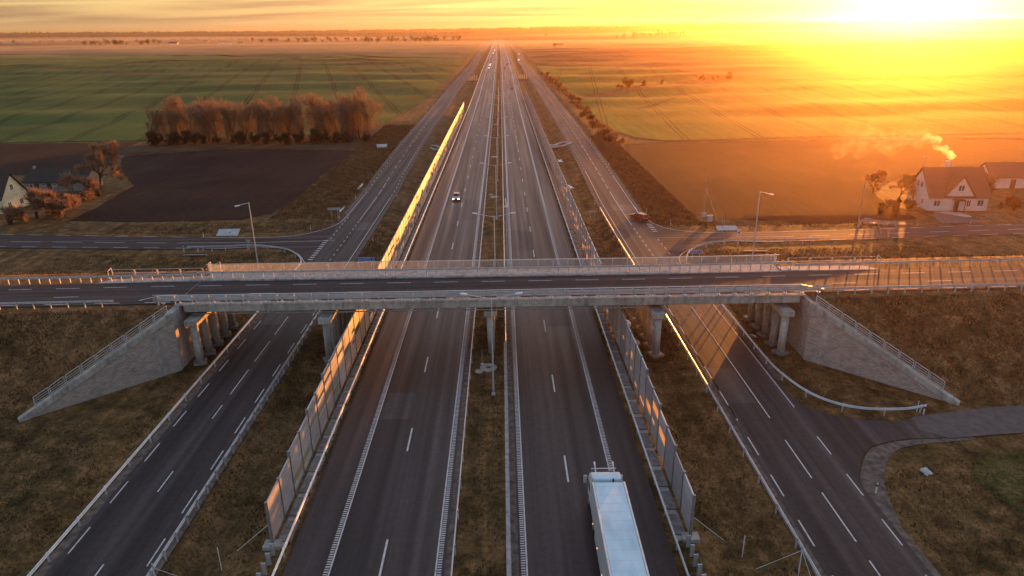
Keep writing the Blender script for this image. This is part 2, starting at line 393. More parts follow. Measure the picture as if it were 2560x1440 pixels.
# frontage roads either side
PL = [(-30.3, -60), (-30.3, 150), (-30.9, 185), (-32.0, 245), (-32.2, 330), (-32.0, 470), (-29.6, 618), (-29.4, 740), (-29.6, 870), (-32.6, 1070), (-32.2, 1340), (-30.5, 1700), (-30, 2500)]
PR = [(26.7, -60), (26.7, 80), (26.2, 110), (26.0, 150), (26.7, 190), (27.4, 240), (28.0, 330), (27.6, 470), (25.4, 610), (24.2, 727), (22.9, 860), (28.4, 1050), (28.4, 1245), (25.2, 1430), (20.5, 1775), (19, 2500)]
def prof(path):
    s = smooth_path(path, 6); ysn = [q[1] for q in s]; xsn = [q[0] for q in s]; return lambda y: float(np.interp(y, ysn, xsn))
fxL, fxR = prof(PL), prof(PR)
YF = [y for y in YS if y <= 2500]
mb = MB(); ribbon(mb, [(fxL(y), y) for y in YF], -3.8, 3.8); struct(mb.build('frontage_road', M['asphalt_side'], fix=False))
mb = MB(); ribbon(mb, [(fxR(y), y) for y in YF], -3.8, 3.8); struct(mb.build('frontage_road', M['asphalt_side'], fix=False))
# local road mouths and side roads
flat = lambda x, y: zr(y) * np.ones_like(np.asarray(x, float))
polyL = [(-33.9, 146)] + smooth_path([(-34.0, 141.5), (-34.6, 138.1), (-36.6, 134.4), (-40.8, 130.2), (-48, 129.1), (-56, 129.7), (-73, 130.8), (-100.8, 134.3), (-150, 139)], 4) + \
        [(-150, 129.8), (-94.7, 124.5), (-63.6, 121.9), (-51.7, 121.6)] + smooth_path([(-46.1, 122.2), (-41.3, 121.2), (-37.3, 117.6), (-34.3, 112), (-33.7, 104)], 4)
struct(sheet('local_road', polyL, M['asphalt_cross'], 4, .006, flat))
polyR = [(29.0, 146)] + smooth_path([(29.2, 141.5), (31.0, 133.9), (34.8, 129.6), (40.5, 128.0), (51.3, 127.7), (75, 128.9), (103.9, 131.3), (160, 134)], 4) + \
        [(160, 127.8), (99.1, 123.6), (70, 121.8), (49.0, 120.7)] + smooth_path([(42.6, 121.6), (37.7, 120.6), (33.3, 117.6), (30.2, 113.0), (29.2, 106)], 4)
struct(sheet('local_road', polyR[::-1], M['asphalt_cross'], 4, .006, flat))
polyS = [(30.0, 74)] + smooth_path([(30.4, 66.5), (30.9, 62.9), (33.2, 60.4), (36.8, 59.3), (39.5, 59.0), (42.0, 59.9), (46.6, 60.6), (53.7, 61.4), (80, 66)], 4) + \
        [(80, 60)] + smooth_path([(58, 57.4), (50.3, 56.6), (41.7, 55.9), (38.5, 55.8), (35.2, 55.0), (33.5, 53.9), (31.8, 51.6), (30.6, 49.1), (30.1, 44.8)], 4)
struct(sheet('junction_apron', polyS[::-1], M['asphalt_side'], 3, .006, flat))
struct(sheet('farm_track', [(41, 59.7), (46.6, 60.75), (53.7, 61.6), (80, 66.2), (80, 59.9), (58, 57.3), (50.3, 56.5), (42.5, 55.8), (40.5, 57.5)], M['asphalt_old'], 3, .014, flat, jag=.08))
# gravel shoulders
mb = MB()
for fx, a, b in ((fxL, -4.6, -3.75), (fxL, 3.75, 4.5), (fxR, -4.6, -3.75), (fxR, 3.75, 4.4)):
    for y0, y1 in ((20, 104), (146, 700)) if (a > 0) == (fx is fxR) else ((20, 700),):
        if fx is fxR and a > 0 and y0 < 100:
            ribbon(mb, [(fx(y), y) for y in np.arange(20, 46, 5)], a, b, -.03); ribbon(mb, [(fx(y), y) for y in np.arange(68, 106, 5)], a, b, -.03)
        else: ribbon(mb, [(fx(y), y) for y in np.arange(y0, y1 + 1, 6)], a, b, -.03)
ribbon(mb, [(0, y) for y in np.arange(20, 900, 10)], -4.75, -4.15, -.02); ribbon(mb, [(0, y) for y in np.arange(20, 900, 10)], .1, .8, -.02)
struct(mb.build('gravel_shoulder', M['gravel'], fix=False))
struct(sheet('gravel_shoulder', smooth_path([(30.2, 44), (30.7, 49.1), (31.9, 51.5), (33.6, 53.8), (35.3, 54.9), (38.5, 55.75), (45, 56.0)], 4) + smooth_path([(45, 55.6), (38.8, 54.9), (36.3, 53.9), (34.6, 52.3), (33.3, 50.3), (32.2, 47.5), (31.3, 44)], 4), M['gravel'], 2, .05))

# ------------------------------------------------------------------ road markings
mk = MB()
def line_y(x, y0, y1, w=.15, z=.010, fx=None, step=10):
    ysn = list(np.arange(y0, y1, step)) + [y1]
    ribbon(mk, [((fx(y) if fx else mway_x(y)) + x, y) for y in ysn], -w / 2, w / 2, z)
def dashes(x, y0, y1, on, per, w=.13, fx=None, z=.010):
    y = y0
    while y < y1: line_y(x, y, y + on, w, z, fx, 100); y += per
for x, side in ((-13.15, -1), (-5.35, 1), (1.35, -1), (9.2, 1)):
    line_y(x, -40, 2600, .12 if True else .2, .010, None, 20)
    y = 30.0
    while y < 150:                      # rumble teeth beside the edge lines
        mk.quad((x + side * .10, y, .010), (x + side * .42, y, .010), (x + side * .42, y + .12, .010), (x + side * .10, y + .12, .010)); y += .26
    line_y(x + side * .24, 150, 1200, .22, .010, None, 20)
dashes(-9.4, 39.3 - 32, 900, 4, 16, .16); dashes(5.35, 50.2 - 32 - .1, 900, 4, 16, .16)
for y0 in range(-20, 400, 1): pass
dashes(-3.35, 42.4 - 42, 104, 3, 6, .12, fxL); dashes(3.35, 40.9 - 42, 108, 3, 6, .12, fxL)
dashes(-3.4, 41.6 - 42, 104, 3, 6, .12, fxR); dashes(3.3, 41.5 - 42, 54, 3, 6, .12, fxR)
line_y(3.3, 62, 108, .12, .010, fxR); line_y(-3.4, 60, 190, .12, .010, fxR); pass
line_y(0, 60, 90, .12, .010, fxR); dashes(0, 42 - 16, 56, 6, 8, .12, fxR)
y = 5.8
for y0, y1 in ((-30, -24), (-21.8, -15.8), (-6, 0), (5, 8), (15, 21), (26, 29), (38.5, 41.2), (49.8, 52.8), (61.8, 64.5), (66.8, 72.7), (74.7, 80.6), (82.6, 88.7)): line_y(0, y0, y1, .12, .010, fxL)
line_y(3.4, 108, 162, .12, .010, fxL); dashes(3.4, 163, 500, 2, 4.5, .12, fxL)
dashes(0, 108, 140, 1.3, 2.8, .12, fxL); line_y(0, 141, 163, .12, .01, fxL); dashes(0, 165, 190, 6, 8, .12, fxL); dashes(0, 190, 600, 3, 10, .12, fxL)
line_y(-3.4, 146, 166, .12, .01, fxL); dashes(-3.4, 167, 500, 2, 4.5, .12, fxL)
dashes(-3.0, 127, 143, 1.2, 2.6, .14, fxL)
line_y(3.4, 146, 185, .12, .010, fxR); dashes(3.4, 187, 500, 2, 4.5, .12, fxR); dashes(-3.4, 190, 500, 2, 4.5, .12, fxR)
line_y(0, 134, 165, .12, .01, fxR); dashes(0, 108, 133, 1.3, 2.8, .12, fxR); dashes(0, 168, 240, 6, 8, .12, fxR); dashes(0, 243, 600, 3, 10, .12, fxR)
dashes(3.1, 106, 124, 1.3, 2.8, .12, fxR)
def polyline(pts, w=.12, z=.016): ribbon(mk, pts, -w / 2, w / 2, z)
polyline(smooth_path([(-33.7, 146), (-33.9, 141.6), (-34.3, 138.2), (-36.3, 134.0), (-40.6, 129.9), (-48, 128.8), (-56, 129.3)], 5), .14)
polyline(smooth_path([(-52, 121.95), (-46.1, 122.6), (-41.0, 121.5), (-37.0, 117.9), (-34.0, 112)], 5), .14)
polyline([(-32.2, 126.2), (-47, 125.4), (-62, 125.9)])
def dash_path(a, b, on, per, w=.12):
    a, b = np.array(a, float), np.array(b, float); L = np.hypot(*(b - a)); d = (b - a) / L; t = 0
    while t < L: polyline([tuple(a + d * t), tuple(a + d * min(L, t + on))], w); t += per
dash_path((-56, 129.3), (-120, 135.8), 3, 6); dash_path((-64, 126.0), (-140, 132.2), 6, 8.4); dash_path((-52, 121.95), (-130, 128.2), 3, 6)
polyline(smooth_path([(29.3, 150), (29.4, 142), (31.2, 133.6), (34.9, 129.3), (40.5, 127.7), (51.3, 127.4), (62, 128.0)], 5), .14)
polyline(smooth_path([(29.6, 107), (30.5, 112.8), (33.6, 117.3), (37.9, 120.3), (42.6, 121.9), (49.0, 121.0)], 5), .12)
dash_path((62, 128.0), (150, 133), 3, 6); dash_path((49, 121.0), (150, 127.3), 3, 6); dash_path((44, 124.4), (56, 124.2), 11, 12); dash_path((58, 124.3), (150, 130.1), 4, 8)
polyline([(29.2, 124.8), (44, 124.3)], .08)
for k in range(10):                     # give-way teeth across the mouths
    y = 114.2 + k * 1.28; x = fxL(y) - 3.2; mk.quad((x - .75, y, .017), (x + .05, y, .017), (x + .05, y + .42, .017), (x - .75, y + .42, .017))
for k in range(5):
    y = 134.2 - k * 1.3; x = fxR(y) + 3.3; mk.quad((x - .1, y, .017), (x + .9, y, .017), (x + .9, y + .35, .017), (x - .1, y + .35, .017))
struct(mk.build('road_markings', M['marking'], fix=False))

# repairs in the asphalt: sealed joints and patches
mb = MB(); g0 = random.Random(12)
for k in range(26):
    y = 45 + k * 13.7 + g0.uniform(-4, 4); a, b = ((1.6, 5.2) if k % 2 else (-9.2, -5.5)); mb.quad((a, y, .0075), (b, y + g0.uniform(-.3, .3), .0075), (b, y + .09, .0075), (a, y + .09, .0075))
for k in range(16):
    fx = fxL if k % 2 else fxR; y = 36 + k * 11 + g0.uniform(-3, 3); x = fx(y) + g0.uniform(-2.6, 1.6); pts = [(x, y)]
    for j in range(7): pts.append((pts[-1][0] + g0.uniform(-.25, .35), pts[-1][1] + g0.uniform(.7, 1.4)))
    ribbon(mb, pts, -.035, .035, .0075)
M['seal'] = simple('bitumen_seal', (.012, .011, .011), (.02, .018, .018), 4, .45, src='pos'); struct(mb.build('asphalt_seal', M['seal'], fix=False))
mb = MB()
for x0, x1, y0, y1 in ((-12.9, -9.7, 61, 66.5), (5.7, 9.0, 84, 92), (23.6, 26.4, 63, 71), (-33.4, -30.5, 86, 97), (1.8, 5.0, 118, 131), (-9.0, -5.7, 140, 158), (24.0, 29.3, 146, 151.5), (-26.9, -30.2, 133, 139)):
    mb.quad((x0, y0, .006), (x1, y0, .006), (x1, y1, .006), (x0, y1, .006))
M['patch'] = asphalt('asphalt_patch', 'y', (.058, .049, .047), rough=.6); struct(mb.build('asphalt_patch', M['patch'], fix=False))

M['green_verge'] = grassy('green_verge_grass', (.026, .030, .009), (.070, .078, .022), (.17, .125, .050), .56)
struct(sheet('grass_patch', smooth_path([(47, 34), (44, 42), (41, 47), (42, 51.5), (47, 53.6), (56, 54.6), (66, 55.0)], 4) + [(75, 54), (75, 34)], M['green_verge'], 2.0, .03, jag=.25))

ORD = ['nearest', 'second nearest', 'third nearest', 'fourth nearest', 'fifth nearest', 'sixth nearest', 'seventh nearest', 'eighth nearest', 'ninth nearest', 'tenth nearest', 'eleventh nearest', 'twelfth nearest']
NTH = None
NTH = ['first', 'second', 'third', 'fourth', 'fifth', 'sixth', 'seventh', 'eighth', 'ninth', 'tenth', 'eleventh', 'twelfth', 'thirteenth', 'fourteenth', 'fifteenth', 'sixteenth', 'seventeenth', 'eighteenth', 'nineteenth', 'twentieth', 'twenty first', 'twenty second', 'twenty third', 'twenty fourth', 'twenty fifth', 'twenty sixth', 'twenty seventh', 'twenty eighth', 'twenty ninth', 'thirtieth'] + ['%s place' % k for k in ()]
for _t, _w in (('thirty', 'thirtieth'), ('forty', 'fortieth'), ('fifty', 'fiftieth')):
    if _t != 'thirty': NTH.append(_w)
    NTH += [_t + ' ' + q for q in ('first', 'second', 'third', 'fourth', 'fifth', 'sixth', 'seventh', 'eighth', 'ninth')]
# ------------------------------------------------------------------ embankments and the road over the bridge
def zd(x): x = np.asarray(x, float); return 7.1 + np.maximum(0, x - 20) * .008 - np.maximum(0, -x - 45) * .008
def bank(x, y):
    h = np.minimum(np.clip((y - 62.0) / 11.6, 0, 1), np.clip((100.4 - y) / 11.6, 0, 1))
    n = .10 * np.sin(x * .9 + y * .5) + .08 * np.sin(x * .37 - y * 1.1 + 1) + .07 * np.sin(x * 1.7 + 2 * np.sin(y))
    edge = np.clip(h * (1 - h) * 5, 0, 1)
    taper = 1 - sstep(150, 225, np.abs(x))
    return -.16 + (zd(x) + .06) * h * taper + n * edge
struct(sheet('embankment', [(-50.6, 62.0), (-38.75, 73.5), (-38.75, 88.9), (-50.6, 100.4), (-232, 100.4), (-232, 62.0)], M['bank'], 1.5, 0, bank, seg=1.5))
struct(sheet('embankment', [(47.9, 62.0), (232, 62.0), (232, 100.4), (47.9, 100.4), (36.15, 88.9), (36.15, 73.5)], M['bank'], 1.5, 0, bank, seg=1.5))
mb = MB(); xr = np.arange(-230, 231, 6.)
for i in range(len(xr) - 1):
    a, b = xr[i], xr[i + 1]
    mb.quad((a, 76.25, float(zd(a)) + .01), (b, 76.25, float(zd(b)) + .01), (b, 83.9, float(zd(b)) + .01), (a, 83.9, float(zd(a)) + .01))
struct(mb.build('cross_road', M['asphalt_cross'], fix=False))
mb = MB()
def xdash(y, x0, x1, on, per, w=.11):
    x = x0
    while x < x1: mb.quad((x, y - w / 2, float(zd(x)) + .016), (x + on, y - w / 2, float(zd(x + on)) + .016), (x + on, y + w / 2, float(zd(x + on)) + .016), (x, y + w / 2, float(zd(x)) + .016)); x += per
xdash(82.3, -44.9 - 60, 130, 3, 6); xdash(76.75, -103, 130, 3, 6); xdash(79.2, -55.3 - 48, 130, 3, 12)
struct(mb.build('road_markings', M['marking'], fix=False))

# ------------------------------------------------------------------ overpass bridge
br = empty('overpass_bridge', (0, 81, 0), 0, 'long concrete road bridge crossing the motorway on columns', 'bridge')
off = Matrix.Translation((0, -81, 0))
def bpart(m, name, mat, **k):
    m.v = [(x, y - 81, z) for x, y, z in m.v]; return m.build(name, mat, br, **k)
m = MB(); m.bb(-37.9, 35.3, 75.5, 87.2, 6.28, 7.09); bpart(m, 'deck', M['concrete'], bevel=.04)
for k in range(12):
    m = MB(); x = -36.2 + k * 6.3; m.bb(x, x + .03, 75.47, 75.52, 6.3, 7.2); bpart(m, 'fascia_joint', M['concrete_dark'])
m = MB()
for y in (77.2, 79.6, 82.0, 84.4): m.bb(-37.6, 35.0, y - .35, y + .75, 5.72, 6.27)
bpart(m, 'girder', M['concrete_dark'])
m = MB(); m.bb(-38.4, 35.9, 75.46, 76.24, 7.095, 7.26); bpart(m, 'kerb', M['concrete'], bevel=.02)
for a, b in ((-38.9, -12.0), (-11.98, 12.0), (12.02, 36.2)):
    m = MB(); m.bb(a, b, 83.91, 87.25, 7.095, 7.30); bpart(m, 'footway', M['concrete'], bevel=.02)
for x in (-39.3, 36.2):
    m = MB(); m.quad((x, 76.25, 7.13 + .02), (x + .12, 76.25, 7.15), (x + .12, 83.9, 7.15), (x, 83.9, 7.15)); bpart(m, 'expansion_joint', M['concrete_dark'])
for xi, X in enumerate((-36.85, -21.2, -1.7, 18.3, 33.6)):
    y0 = 76.6 if xi == 2 else 75.0
    m = MB(); m.bb(X - .75, X + .75, y0 - .75, 86.6, 4.95, 5.62); bpart(m, 'pier_cap', M['concrete'], bevel=.04)
    for j in range(5):
        Y = y0 + j * ((85.6 - y0) / 4); m = MB()
        if xi == 2: m.tube([(X, Y, -.3), (X, Y, 4.95)], [.42, .52], 16)
        else: m.tube([(X, Y, -.3), (X, Y, 4.95)], .46, 16)
        bpart(m, 'pier_column', M['concrete'], smooth=True)
    if xi != 2:
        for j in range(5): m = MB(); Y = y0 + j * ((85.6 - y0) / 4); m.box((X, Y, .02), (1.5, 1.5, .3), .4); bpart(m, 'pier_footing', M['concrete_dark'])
for X, y0, sp in ((18.3, 75.0, 2.65), (-21.2, 75.0, 2.65), (-1.7, 76.8, 2.2)):
    for j in range(5): m = MB(); m.bb(X - .4, X + .4, y0 + j * sp - .3, y0 + j * sp + .3, 5.63, 5.72); bpart(m, 'bearing', M['steel_dull'])
m = MB(); m.tube([(13.6, 75.9, 5.85), (16.9, 75.9, 5.85), (17.7, 75.6, 5.2), (17.75, 74.5, 3.6), (17.75, 74.5, .3)], .09, 8); m.tube([(-17.5, 75.9, 5.85), (-20.0, 75.9, 5.8), (-20.5, 74.9, 4.2), (-20.5, 74.9, .4)], .09, 8); m.tube([(-37.2, 75.9, 5.9), (13.6, 75.9, 5.85)], .08, 8)
bpart(m, 'drain_pipe', M['steel_dull'])

def blockwall(name, ang, base=(.42, .37, .34)):
    mm, N, L, B = new_mat(name); B.inputs['Roughness'].default_value = .85
    mp = nmap(N, L, (1, 1, 1), rot=(0, 0, -ang))
    s = N.new('ShaderNodeSeparateXYZ'); L.new(mp, s.inputs[0]); c = N.new('ShaderNodeCombineXYZ'); L.new(s.outputs[0], c.inputs[0]); L.new(s.outputs[2], c.inputs[1])
    bt = N.new('ShaderNodeTexBrick'); L.new(c.outputs[0], bt.inputs['Vector']); bt.inputs['Scale'].default_value = 1.0
    bt.inputs['Brick Width'].default_value = .42; bt.inputs['Row Height'].default_value = .17; bt.inputs['Mortar Size'].default_value = .018; bt.inputs['Bias'].default_value = -.2
    bt.inputs['Color1'].default_value = (*[x * 1.08 for x in base], 1); bt.inputs['Color2'].default_value = (*[x * .68 for x in base], 1); bt.inputs['Mortar'].default_value = (.20, .18, .165, 1)
    pn = noise(N, L, nmap(N, L, (1, 1, 1.6)), .8, 5, .6)
    col = mixc(N, L, .8, bt.outputs['Color'], ramp(N, L, pn, [(.3, (.72, .70, .68)), (.5, (1, .98, .96)), (.7, (1.15, 1.08, 1.05))]), 'MULTIPLY')
    L.new(col, B.inputs['Base Color']); bump(N, L, B, bt.outputs['Fac'], -.6, .03); return mm
# abutment + wing walls: one retaining wall on each side
def abutment(xc, sgn, label):
    r = empty('retaining_wall', (xc, 81, 0), 0, label, 'retaining wall')
    mlx = blockwall('block_face', R_(90)); ma = math.atan2(-11.1, -11.9 * sgn * -1)
    m = MB(); m.bb(0 if sgn > 0 else -.45, .45 if sgn > 0 else 0, -7.6, 7.6, -.3, 6.2); m.build('abutment_face', mlx, r)
    m = MB(); m.bb(-.05 if sgn > 0 else -.75, .75 if sgn > 0 else .05, -7.9, 7.9, 6.21, 7.06); m.build('abutment_beam', M['concrete'], r)
    for side in (-1, 1):
        a = Vector((.02 * sgn, side * 7.75, 0)); b = Vector(((11.95 if sgn < 0 else 11.7) * sgn, side * (7.75 + 11.15), 0)); d = (b - a).normalized(); nn = Vector((-d.y, d.x, 0)) * .22
        mw = blockwall('block_wing', math.atan2(d.y, d.x))
        m = MB(); poly = [a - nn, a + nn, b + nn, b - nn]; m.prism([(p.x, p.y) for p in poly], -.6, [6.45, 6.45, -.55, -.55]); m.build('wing_panel', mw, r)
        nn2 = nn * 1.5; m = MB(); poly = [a - nn2, a + nn2, b + nn2, b - nn2]; m.prism([(p.x, p.y) for p in poly], [6.46, 6.46, -.50, -.50], [7.22, 7.22, .22, .22]); m.build('coping', M['concrete'], r, bevel=.03)
        m = MB(); q = a + d * 1.7; m.prism([(p.x, p.y) for p in [q - nn * 1.15, q + nn * 1.15, q + d * .6 + nn * 1.15, q + d * .6 - nn * 1.15]], -.5, [5.5, 5.5, 5.2, 5.2]); m.build('pilaster', M['concrete'], r)
        # handrail on the coping is a thing of its own
        L = (b - a).length; k = 9; seg = (L - 1.9) / k
        hr = empty('handrail', (xc + a.x, 81 + a.y, 0), 0, ('steel handrail on the %s wing wall coping, %s side of the bridge' % ('left' if sgn < 0 else 'right', 'near' if side < 0 else 'far')), 'handrail', 'handrails on the wing walls')
        zt = lambda t: 7.22 - 7.0 * t / L
        for i in range(k):
            m = MB(); t0 = .35 + i * seg; t1 = t0 + seg - .16; P0 = d * t0; P1 = d * t1
            for t, P in ((t0, P0), (t1, P1)): m.bar((P.x, P.y, zt(t)), (P.x, P.y, zt(t) + 1.05), .07)
            for hh in (1.05, .75, .5, .25): m.bar((P0.x, P0.y, zt(t0) + hh), (P1.x, P1.y, zt(t1) + hh), .06 if hh > 1 else .035)
            m.build('rail_bay', M['steel'], hr)
abutment(-38.3, -1, 'grey block retaining wall with sloping wing walls at the left end of the bridge')
abutment(35.75, 1, 'grey block retaining wall with sloping wing walls at the right end of the bridge')

# ------------------------------------------------------------------ guardrails
WB = [(-.04, .60), (.035, .64), (-.02, .70), (-.02, .76), (.035, .82), (-.04, .87), (-.055, .87), (.01, .82), (-.04, .765), (-.04, .695), (.01, .64), (-.055, .60)]
def guardrail(path, zf, side, spacing, label, group=None, ends=True, postmat='steel', z0=0.0, base=False, name='guardrail', h=0.0, double=False):
    """path of the beam; side = which way its face looks (+1 right of travel)"""
    P = [Vector((p[0], p[1], 0)) for p in path]; o = P[0]
    r = empty(name, (o.x, o.y, zf(o.x, o.y) + z0), 0, label, 'guardrail', group); bz = zf(o.x, o.y) + z0
    V = []; n = len(P)
    for i, p in enumerate(P):
        d = (P[min(i + 1, n - 1)] - P[max(i - 1, 0)]).normalized(); nn = Vector((d.y, -d.x, 0)) * side; zz = zf(p.x, p.y) + z0 - bz
        for (u, w) in WB: q = p + nn * (u + .09) - o; V.append((q.x, q.y, zz + w + h))
    k = len(WB); F = []
    for i in range(n - 1):
        for j in range(k): j2 = (j + 1) % k; F.append((i * k + j, i * k + j2, (i + 1) * k + j2, (i + 1) * k + j))
    F += [tuple(range(k)), tuple((n - 1) * k + j for j in range(k - 1, -1, -1))]
    m = MB(); m.add(V, F); m.build('rail', M['steel'], r, fix=False)
    if double: m = MB(); m.add([(a, b, c - .34) for a, b, c in V], F); m.build('rail', M['steel'], r, fix=False)
    S = [0]; 
    for i in range(1, n): S.append(S[-1] + (P[i] - P[i - 1]).length)
    pts = []; t = .6
    while t < S[-1]:
        i = max(j for j in range(n) if S[j] <= t); i = min(i, n - 2); q = P[i].lerp(P[i + 1], (t - S[i]) / (S[i + 1] - S[i])); d = (P[i + 1] - P[i]).normalized(); pts.append((q, math.atan2(d.y, d.x))); t += spacing
    pm = MB(); pm.bb(-.06, .06, -.05, .05, -.35, .86 + h)
    if base: pm.bb(-.18, .18, -.16, .16, -.02, .03)
    pmesh = pm.mesh('post', M[postmat]); 
    idx = sorted(range(len(pts)), key=lambda i: math.hypot(pts[i][0].x, pts[i][0].y)); near = set(idx[:100]); rest = MB()
    for i, (q, a) in enumerate(pts):
        zz = zf(q.x, q.y) + z0 - bz
        if i in near: inst('post', pmesh, r, (q.x - o.x, q.y - o.y, zz), a)
        else: rest.box((q.x - o.x, q.y - o.y, zz + .3), (.12, .1, 1.1), a)
    if rest.v: x = rest.build('post', M[postmat], r); x['kind'] = 'stuff'
    return r
zroad = lambda x, y: float(zr(y))
def ysteps(a, b): return [y for y in list(np.arange(a, min(b, 300), 12.)) + list(np.arange(300, b, 40.)) if y < b] + [b]
guardrail([(-16.95, y) for y in ysteps(33, 1500)], zroad, 1, 4, 'long guardrail along the outer edge of the left carriageway, below the lit noise barrier')
guardrail([(12.8, y) for y in ysteps(33, 1300)], zroad, -1, 4, 'long guardrail along the outer edge of the right carriageway, beside the truck')
guardrail([(-4.02, y) for y in ysteps(33, 1500)], zroad, -1, 4, 'guardrail on the left edge of the grassy median')
guardrail([(.02, y) for y in ysteps(77.5, 1500)], zroad, 1, 4, 'guardrail on the right edge of the grassy median, beyond the broad barrier')
guardrail([(-34.55, y) for y in ysteps(33, 104)], zroad, 1, 4, 'guardrail on the outer edge of the left frontage road, passing under the bridge')
guardrail(smooth_path([(-34.4, 104), (-34.6, 111.5), (-37.9, 117.4), (-41.6, 120.0), (-46.3, 121.4), (-52, 120.9), (-58, 120.9)], 6), zroad, 1, 4, 'curved guardrail round the corner into the left local road')
guardrail([(fxL(y) + 4.45, y) for y in ysteps(33, 102)], zroad, -1, 2, 'guardrail between the left frontage road and the grass strip, under the bridge')
guardrail([(fxR(y) - 4.85, y) for y in ysteps(33, 146)], zroad, 1, 4, 'guardrail on the left edge of the right frontage road')
guardrail(smooth_path([(43.0, 60.75), (40.5, 60.2), (37.0, 60.3), (34.4, 61.3), (32.4, 63.6), (31.2, 67.5), (30.75, 72), (30.7, 85), (30.5, 104)], 6), zroad, -1, 4, 'curved guardrail bending round the farm track corner at the right')
guardrail(smooth_path([(29.9, 104), (30.9, 109.5), (32.8, 114.2), (36.0, 118.0), (39.6, 119.6), (44.5, 120.0), (52, 119.8), (58, 120.0)], 6), zroad, -1, 4, 'curved pale guardrail round the corner by the small blue sign, right')
zdk = lambda x, y: float(zd(x))
guardrail([(x, 75.98) for x in np.arange(-41, 39.1, 4)], zdk, -1, 2, 'guardrail beam along the near edge of the bridge deck, behind its railing', base=True, z0=.17, double=True)
guardrail([(x, 75.6) for x in np.arange(-190, -40.9, 6)] , zdk, -1, 2, 'guardrail along the near edge of the raised road, left of the bridge')
guardrail([(x, 75.6) for x in np.arange(39.2, 190, 6)], zdk, -1, 2, 'guardrail along the near edge of the raised road, right of the bridge')
guardrail([(x, 84.75) for x in np.arange(-40, 38.1, 3)], zdk, -1, 1.33, 'guardrail on small base plates along the far side of the bridge deck', base=True, z0=.2)
guardrail([(x, 84.6) for x in np.arange(-190, -39.9, 6)], zdk, -1, 1.33, 'guardrail along the far edge of the raised road, left of the bridge')
guardrail([(x, 84.6) for x in np.arange(38.2, 190, 6)], zdk, -1, 1.33, 'guardrail along the far edge of the raised road, right of the bridge, backlit')
# concrete slabs of the footway beyond the bridge ends
for a, b, lab in ((-52.8, -38.95, 'pale concrete approach slab beside the raised road left of the bridge'), (36.25, 49.3, 'pale concrete approach slab beside the raised road right of the bridge')):
    ha, hb = (.19, .012) if a > 0 else (.012, .19); m = MB(); m.prism([(a, 83.95), (b, 83.95), (b - (1.5 if a > 0 else 0), 85.6), (a + (0 if a > 0 else 1.5), 85.6)], [float(zd(a)) - .2, float(zd(b)) - .2, float(zd(b)) - .2, float(zd(a)) - .2], [float(zd(a)) + ha, float(zd(b)) + hb, float(zd(b)) + hb, float(zd(a)) + ha])
    tag(m.build('concrete_slab', M['concrete']), lab, 'concrete slab')
# broad steel barrier on the near median
r = empty('median_barrier', (.02, 33, 0), 0, 'broad segmented steel barrier along the right edge of the median, near end', 'barrier')
m = MB()
for k in range(22): m.bb(-.17, .17, k * 2.02, k * 2.02 + 1.99, .62, .88)
m.build('beam', M['steel_dull'], r)
pm = MB(); pm.bb(-.07, .07, -.05, .05, -.3, .62); pmesh = pm.mesh('post', M['steel'])
for k in range(22): inst('post', pmesh, r, (0, k * 2.02 + 1.0, 0))

# ------------------------------------------------------------------ railings of the bridge
r = empty('bridge_railing', (-40.4, 75.66, 7.25), 0, 'steel post and rail parapet along the near edge of the bridge deck', 'railing')
m = MB(); m.tube([(-2.6, 0, .55), (0, 0, 1.12), (37.5, 0, 1.16), (75.6, 0, 1.28), (78.6, 0, .6)], .05, 6); m.build('top_rail', M['steel'], r)
m = MB()
for hh in (.72, .45): m.bar((-1, 0, hh), (76.2, 0, hh + .08), .05, .05)
m.build('lower_rail', M['steel'], r)
pm = MB(); pm.bb(-.05, .05, -.06, .06, 0, 1.12); pm.bb(-.12, .12, -.12, .12, -.02, .03); pmesh = pm.mesh('post', M['steel'])
for k in range(39): inst('post', pmesh, r, (-.4 + k * 2.0, 0, max(0, (k * 2 - 58)) * .008))
pk = bpy.data.materials.new('picket_steel')
r = empty('picket_railing', (-39.4, 87.02, 7.3), 0, 'tall picket railing along the far footway of the bridge', 'railing')
pm = MB()
for k in range(15): pm.bb(k * .133 + .04, k * .133 + .078, -.03, .03, .12, 1.05)
pm.bb(0, 2.0, -.02, .02, .08, .12); pmesh = pm.mesh('picket_panel', M['steel'])
pm2 = MB(); pm2.bb(-.03, .03, -.04, .04, -.02, 1.12); pmesh2 = pm2.mesh('post', M['steel'])
for k in range(38):
    zz = max(0, k * 2 - 59.4) * .008
    inst('picket_panel', pmesh, r, (k * 2.0, 0, zz)); inst('post', pmesh2, r, (k * 2.0, 0, zz))
m = MB(); m.bar((-.2, 0, 1.12), (59.4, 0, 1.12), .09, .07); m.bar((59.4, 0, 1.12), (76.4, 0, 1.26), .09, .07); m.build('top_rail', M['steel'], r)
for x in (.3, 75.9):
    m = MB()
    for yy in (-.3, .3): m.bar((x, yy, 0), (x, yy, 1.35), .07)
    for hh in (.3, .65, 1.0, 1.35): m.bar((x, -.3, hh), (x, .3, hh), .05)
    m.build('end_frame', M['steel'], r)
